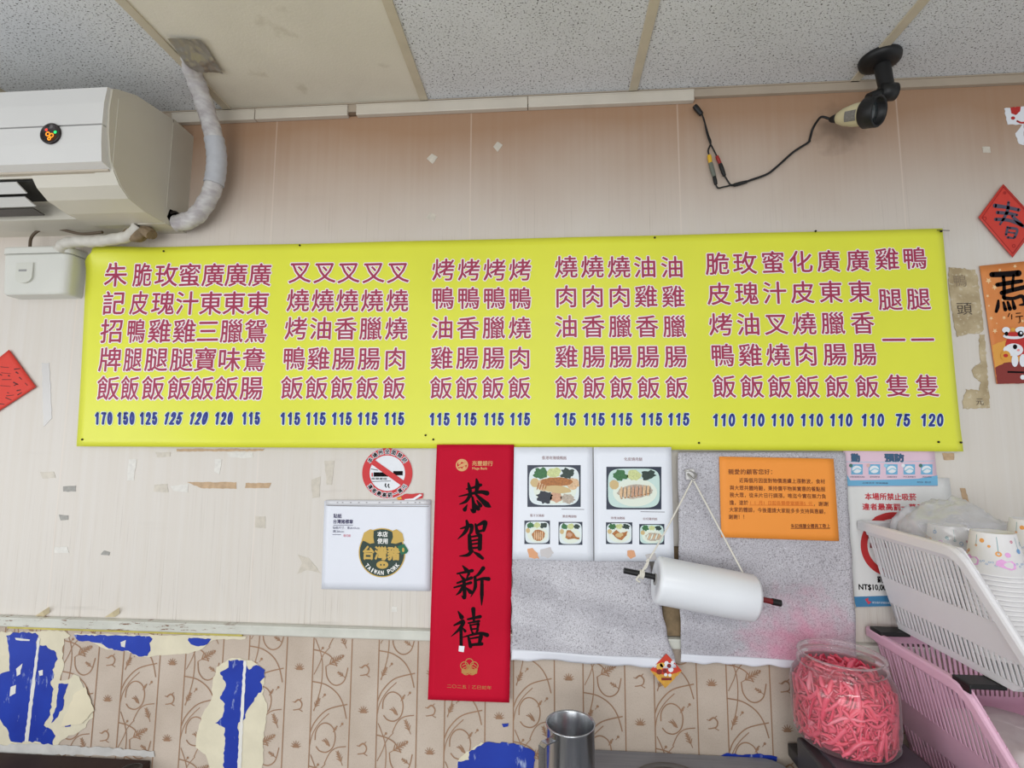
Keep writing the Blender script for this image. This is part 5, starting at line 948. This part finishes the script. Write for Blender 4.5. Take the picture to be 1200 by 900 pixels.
# ================================================================== BASKETS
def basket(name, label, xt, xbm, zt_, zb0, yf_t, yf_b, lip, m_, width, rowsz, pitch):
    """left side faces the room's middle; rear at the wall; the left and right sides slope down to a low front"""
    t = thing(name, label, 'basket', ((xt+width/2), -.2, zb0)); Y0 = -.012
    rimp = [(Y0, zt_), (yf_t, zt_), lip]                           # rim line in y,z
    def zmax(y):
        if y >= yf_t: return zt_
        f = (yf_t-y)/(yf_t-lip[0]); return zt_+(lip[1]-zt_)*f
    def zmin(y):
        if y >= yf_b: return zb0
        return zb0+(lip[1]-.012-zb0)*(yf_b-y)/(yf_b-lip[0])
    ym = lip[0]; tp_ = xbm-xt
    def XS(z, side): f = (zt_-z)/(zt_-zb0); return (xt+tp_*f) if side == 0 else (xt+width-tp_*f)
    def YR_(z): f = (zt_-z)/(zt_-zb0); return Y0-.028*f
    th = .0028
    for side in (0, 1):
        mb = MB(); sg = 1 if side == 0 else -1
        ys = [YR_(zb0)+.0]+[Y0-(Y0-ym)*i/60 for i in range(61)]
        ys = [Y0-(Y0-ym)*i/60 for i in range(61)]
        for (z0, z1) in rowsz['solid']:
            vs = []
            for y in ys:
                a, b = min(max(z0, zmin(y)), zmax(y)), min(z1, zmax(y)); b = max(b, a)
                for z in (a, b):
                    yy = min(y, YR_(z)); vs += [(XS(z, side), yy, z), (XS(z, side)+sg*th, yy, z)]
            n = len(ys); fs = []
            for i in range(n-1):
                o = 4*i
                fs += [(o, o+4, o+6, o+2), (o+1, o+3, o+7, o+5), (o+2, o+6, o+7, o+3), (o, o+1, o+5, o+4)]
            mb.add(vs, fs)
        for (z0, z1) in rowsz['slots']:
            nb = int((Y0-ym)/pitch)
            for i in range(nb):
                y = Y0-.012-i*pitch; a, b = max(z0-.001, zmin(y)), min(z1+.001, zmax(y))
                if b-a < .004: continue
                w = pitch*.5
                q = []
                for z in (a, b):
                    yy = min(y, YR_(z)-.004)
                    q += [(XS(z, side), yy-w/2, z), (XS(z, side), yy+w/2, z), (XS(z, side)+sg*.0016, yy+w/2, z), (XS(z, side)+sg*.0016, yy-w/2, z)]
                mb.add(q, [(0, 1, 2, 3), (4, 7, 6, 5), (0, 4, 5, 1), (1, 5, 6, 2), (2, 6, 7, 3), (3, 7, 4, 0)])
        mb.build('side_panel', m_, t)
    # rear panel
    mb = MB(); NX = 30
    for (z0, z1) in rowsz['solid']:
        vs = []
        for i in range(NX+1):
            for z in (z0, z1):
                x = XS(z, 0)+(XS(z, 1)-XS(z, 0))*i/NX; vs += [(x, YR_(z), z), (x, YR_(z)-th, z)]
        mb.add(vs, [f for i in range(NX) for f in ((4*i, 4*i+4, 4*i+6, 4*i+2), (4*i+1, 4*i+3, 4*i+7, 4*i+5), (4*i+2, 4*i+6, 4*i+7, 4*i+3))])
    for (z0, z1) in rowsz['slots']:
        nb = int(width/pitch)
        for i in range(nb):
            f = (i+.5)/nb; q = []
            for z in (z0, z1):
                x = XS(z, 0)+(XS(z, 1)-XS(z, 0))*f; q += [(x-pitch*.26, YR_(z), z), (x+pitch*.26, YR_(z), z), (x+pitch*.26, YR_(z)-th, z), (x-pitch*.26, YR_(z)-th, z)]
            mb.add(q, [(0, 1, 2, 3), (4, 7, 6, 5), (0, 4, 5, 1), (1, 5, 6, 2), (2, 6, 7, 3), (3, 7, 4, 0)])
    mb.build('rear_panel', m_, t)
    mb = MB(); x0, x1 = XS(zb0, 0), XS(zb0, 1); zl = lip[1]-.012
    q = [(x0, yf_b, zb0), (x1, yf_b, zb0), (XS(zl, 1), ym, zl), (XS(zl, 0), ym, zl)]
    mb.add(q+[(a, b+th, c) for a, b, c in q], [(0, 1, 2, 3), (7, 6, 5, 4), (0, 4, 5, 1), (2, 6, 7, 3)]); mb.build('front_panel', m_, t)
    mb = MB(); mb.box((x0, yf_b, zb0), (x1, YR_(zb0), zb0+.004)); mb.build('base', m_, t)
    # rolled rim: flat band with a down-turned outer face
    mb = MB(); rp = []
    R_ = .02
    path = [(Y0+.004, zt_)]+[(y, zt_) for y in L(Y0-.03, yf_t+.035, 4)]+[(yf_t+.035*(1-s_)**2+0*2*s_*(1-s_)+(-.035*(yf_t-lip[0])/math.hypot(yf_t-lip[0], zt_-lip[1]))*s_**2, zt_+(lip[1]-zt_)/math.hypot(yf_t-lip[0], zt_-lip[1])*.035*s_**2) for s_ in L(.2, 1, 5)]+[lip]
    for side in (0, 1):
        sg = -1 if side == 0 else 1; vs = []; n = len(path)
        for i, (y, z) in enumerate(path):
            xs = XS(z, side); a, b = path[max(0, i-1)], path[min(n-1, i+1)]; ty, tz = b[0]-a[0], b[1]-a[1]; l_ = math.hypot(ty, tz); ny, nz = tz/l_, -ty/l_
            if nz < 0: ny, nz = -ny, -nz
            for dx, dn_ in ((-.002, -.004), (-.002, .0), (.004, .0025), (.009, .0015), (.011, -.003), (.0105, -.019), (.008, -.019), (.0075, -.004)): vs.append((xs+sg*dx, y+ny*dn_, z+nz*dn_))
        c_ = 8; mb.add(vs, [(i*c_+j, i*c_+(j+1) % c_, (i+1)*c_+(j+1) % c_, (i+1)*c_+j) for i in range(n-1) for j in range(c_)]); mb.add(vs[:c_], [tuple(range(c_))]); mb.add(vs[-c_:], [tuple(range(c_))])
    mb.bevbox((xt-.009, Y0-.006, zt_-.019), (xt+width+.009, Y0+.009, zt_+.0025), .0035); mb.bevbox((XS(lip[1], 0)-.009, lip[0]-.009, lip[1]-.018), (XS(lip[1], 1)+.009, lip[0]+.004, lip[1]+.002), .004)
    mb.build('rim', m_, t)
    return t
wbk = basket('white_basket', 'white slotted plastic basket stacked on the pink basket, holding paper cups', .782, .832, 1.415, 1.170, -.322, -.345, (-.420, 1.236), M_WHITE, .36, {'solid': [(1.170, 1.186), (1.228, 1.290), (1.384, 1.415)], 'slots': [(1.186, 1.228), (1.290, 1.384)]}, .0122)
pbk = basket('pink_basket', 'pink slotted plastic basket under the white basket', .786, .842, 1.160, zt0, -.302, -.345, (-.405, 1.00), M_PINK, .36, {'solid': [(zt0, zt0+.02), (.955, 1.02), (1.128, 1.160)], 'slots': [(zt0+.02, .955), (1.02, 1.128)]}, .0122)
for px, py in ((1041, 739), (1150, 798)):
    p = Pz(px, py, 1.164)
    mb = MB(); mb.bevbox((.776, p.y-.028, 1.1595), (.842, p.y+.016, 1.1685), .002); mb.box((.778, p.y-.024, 1.150), (.781, p.y+.012, 1.164)); mb.build('clip', M_BLACK, pbk)
    mb = MB(); mb.bevbox((1.095, p.y-.028, 1.1595), (1.152, p.y+.016, 1.1685), .002); mb.build('clip', M_BLACK, pbk)
# contents of the pink basket
mb = MB(); n = 26
vs = []
for i in range(n+1):
    for j in range(n):
        th_ = math.pi*i/n; ph_ = 2*math.pi*j/n; d = Vector((math.sin(th_)*math.cos(ph_), math.sin(th_)*math.sin(ph_), math.cos(th_))); e = Vector((math.copysign(abs(d.x)**.55, d.x)*.082, math.copysign(abs(d.y)**.55, d.y)*.125, math.copysign(abs(d.z)**.6, d.z)*.07))
        e *= 1+.10*noise.noise(d*3.2)+.05*noise.noise(d*8); vs.append(Vector((.952, -.19, .965))+e)
mb.add(vs, [(i*n+j, i*n+(j+1) % n, (i+1)*n+(j+1) % n, (i+1)*n+j) for i in range(n) for j in range(n)], 0, True); tag(mb.build('bag_bundle', mat('bundle_white', (222, 214, 212), .45, bump=.4, bscale=30)), 'bundle of pale plastic bags lying inside the pink basket', 'bag bundle')
# paper cups, upside down in stacks
M_CUP = mat('paper_cup_white', (234, 232, 232), .45, var=.02)
DEC = [mat('cup_pink', (226, 166, 216), .5), mat('cup_orange', (230, 160, 84), .5), mat('cup_blue', (120, 160, 206), .5), mat('cup_magenta', (196, 92, 130), .5), mat('cup_teal', (88, 150, 160), .5)]
cupP = [(.0001, .0745), (.030, .0745), (.0305, .078), (.0335, .0785), (.034, .078), (.0475, .004), (.0495, .0035), (.0505, .0015), (.0495, 0), (.0472, .0005), (.0462, .003), (.0325, .073), (.0001, .0735)]
cme = MB(); cme.lathe(cupP, None, 40)
proto = None
def dec(S_par, base, seed, face):
    r = random.Random(seed); mb = MB()
    def at(a, z, rr=.0004): R_ = .0475-(z-.004)*(.0475-.034)/.074+rr; return base+Vector((R_*math.cos(a), R_*math.sin(a), z))
    def ringd(a, z, r0, r1, mi):
        vs = []
        for k_ in range(15):
            t = 2*math.pi*k_/14
            for q in (r0, r1): vs.append(at(a+q*math.cos(t)/.04, z+q*math.sin(t)))
        mb.add(vs, [(2*k_, 2*k_+1, 2*k_+3, 2*k_+2) for k_ in range(14)], mi)
    for i in range(12):
        a = face-1.7+3.4*i/11+r.uniform(-.1, .1); z = r.uniform(.035, .066); R1 = r.uniform(.0022, .0048); mi = r.choice((1, 1, 2, 3, 4, 0)); ringd(a, z, R1*r.choice((.0, .45, .6)), R1, mi)
        if i % 3 == 0:
            vs = [at(a-.01, z), at(a+.01, z), at(a+.01, .073), at(a-.01, .073)]; mb.add(vs, [(0, 1, 2, 3)], 4)
    for off in (-1.1, .15, 1.3):                 # rounded pink animal shapes with an outlined tail end
        pts = [(0, .018), (.012, .014), (.02, .017), (.021, .026), (.016, .031), (.008, .029), (.001, .033), (-.006, .029), (-.008, .021)]; c_ = at(face+off, .023, .0006); P = [at(face+off+x/.042, z, .0006) for x, z in pts]; mb.add([c_]+P, [(0, i+1, (i+1) % len(P)+1) for i in range(len(P))], 0)
        for q in range(6): ringd(face+off-.18-.10*q, .020+.006*abs(math.sin(q*1.1)), .0012, .0017, 2)
    return mb.build('cup_print', DEC, S_par)
cA = Py(1162, 622, -.262); cB = Py(1198, 613, -.185); cC = Py(1126, 613, -.125)
stk = [(Vector((.879, -.272, cA.z-.078)), 19, 'front', -2.2), (Vector((.984, -.238, Py(1193, 608, -.235).z-.078)), 19, 'right', -2.2), (Vector((.893, -.135, Py(1122, 615, -.135).z-.078)), 17, 'rear', -2.0)]
ORD = 'first second third fourth fifth sixth seventh eighth ninth tenth eleventh twelfth thirteenth fourteenth fifteenth sixteenth seventeenth eighteenth nineteenth'.split()
words = {'front': 'stack nearest the camera', 'right': 'stack at the right frame edge', 'rear': 'stack inside the clear bag'}
cup_mesh = None
for base, n, wd_, face in stk:
    for q in range(n):
        b = base-Vector((0, 0, .0086*q))
        if b.z < 1.1785: break
        if cup_mesh is None:
            o = cme.build('paper_cup', M_CUP); cup_mesh = o.data
        else:
            o = bpy.data.objects.new('paper_cup', cup_mesh); COL.objects.link(o)
        o.location = b
        if q == 0:
            tag(o, 'white paper cup with coloured dots, top of the '+words[wd_], 'paper cup', 'stacked paper cups in the white basket'); dec(o, b, len(wd_), face)
        else: tag(o, 'white cup rim, '+ORD[q]+' from top, '+words[wd_], 'paper cup', 'stacked paper cups in the white basket, '+wd_+' stack')
# clear bag around the rear stack
k = NT('clear_film', .1); tb = k.n('ShaderNodeBsdfTransparent'); tb.inputs[0].default_value = (.97, .97, .98, 1); gl = k.n('ShaderNodeBsdfGlossy'); gl.inputs['Roughness'].default_value = .2; df = k.n('ShaderNodeBsdfDiffuse'); df.inputs[0].default_value = (.9, .9, .92, 1)
m1 = k.n('ShaderNodeMixShader'); m1.inputs[0].default_value = .78; k.t.links.new(gl.outputs[0], m1.inputs[1]); k.t.links.new(df.outputs[0], m1.inputs[2])
fz = k.n('ShaderNodeLayerWeight'); fz.inputs[0].default_value = .35; m2 = k.n('ShaderNodeMixShader'); k.t.links.new(k.rng(fz.outputs['Facing'], 0, 1, .28, .85), m2.inputs[0]); k.t.links.new(tb.outputs[0], m2.inputs[1]); k.t.links.new(m1.outputs[0], m2.inputs[2]); k.t.links.new(m2.outputs[0], k.t.nodes['Material Output'].inputs[0])
def bag(c, r, seed, nm, lb, amp=.16):
    mb = MB(); n = 44; vs = []
    for i in range(n+1):
        for j in range(n):
            th_ = math.pi*i/n; ph_ = 2*math.pi*j/n; d = Vector((math.sin(th_)*math.cos(ph_), math.sin(th_)*math.sin(ph_), math.cos(th_)))
            f = 1+amp*noise.noise(d*2.2+Vector((seed, 0, 0)))+amp*.6*abs(noise.noise(d*5+Vector((0, seed, 0))))+amp*.25*noise.noise(d*13)+amp*.3*abs(noise.noise(d*9+Vector((seed, 2, 1))))
            vs.append(Vector((c[0]+d.x*r[0]*f, c[1]+d.y*r[1]*f, c[2]+d.z*r[2]*f)))
    mb.add(vs, [(i*n+j, i*n+(j+1) % n, (i+1)*n+(j+1) % n, (i+1)*n+j) for i in range(n) for j in range(n)], 0, True); return tag(mb.build(nm, k.m), lb, 'plastic bag')
bag((.915, -.125, 1.380), (.105, .085, .098), 3., 'clear_bag', 'crumpled clear plastic bag around cups at the rear of the white basket')
mb = MB(); n = 30; vs = []
for i in range(n+1):
    for j in range(n):
        th_ = math.pi*i/n; ph_ = 2*math.pi*j/n; d = Vector((math.sin(th_)*math.cos(ph_), math.sin(th_)*math.sin(ph_), math.cos(th_))); f = 1+.2*noise.noise(d*2.5)+.12*abs(noise.noise(d*6))
        vs.append(Vector((.868+d.x*.05*f, -.068+d.y*.035*f, 1.385+d.z*.07*f)))
mb.add(vs, [(i*n+j, i*n+(j+1) % n, (i+1)*n+(j+1) % n, (i+1)*n+j) for i in range(n) for j in range(n)], 0, True); tag(mb.build('white_bag', mat('milky_film', (226, 226, 232), .3, spec=.5, trans=.25)), 'crumpled milky white plastic bag in the rear left corner of the white basket', 'plastic bag')
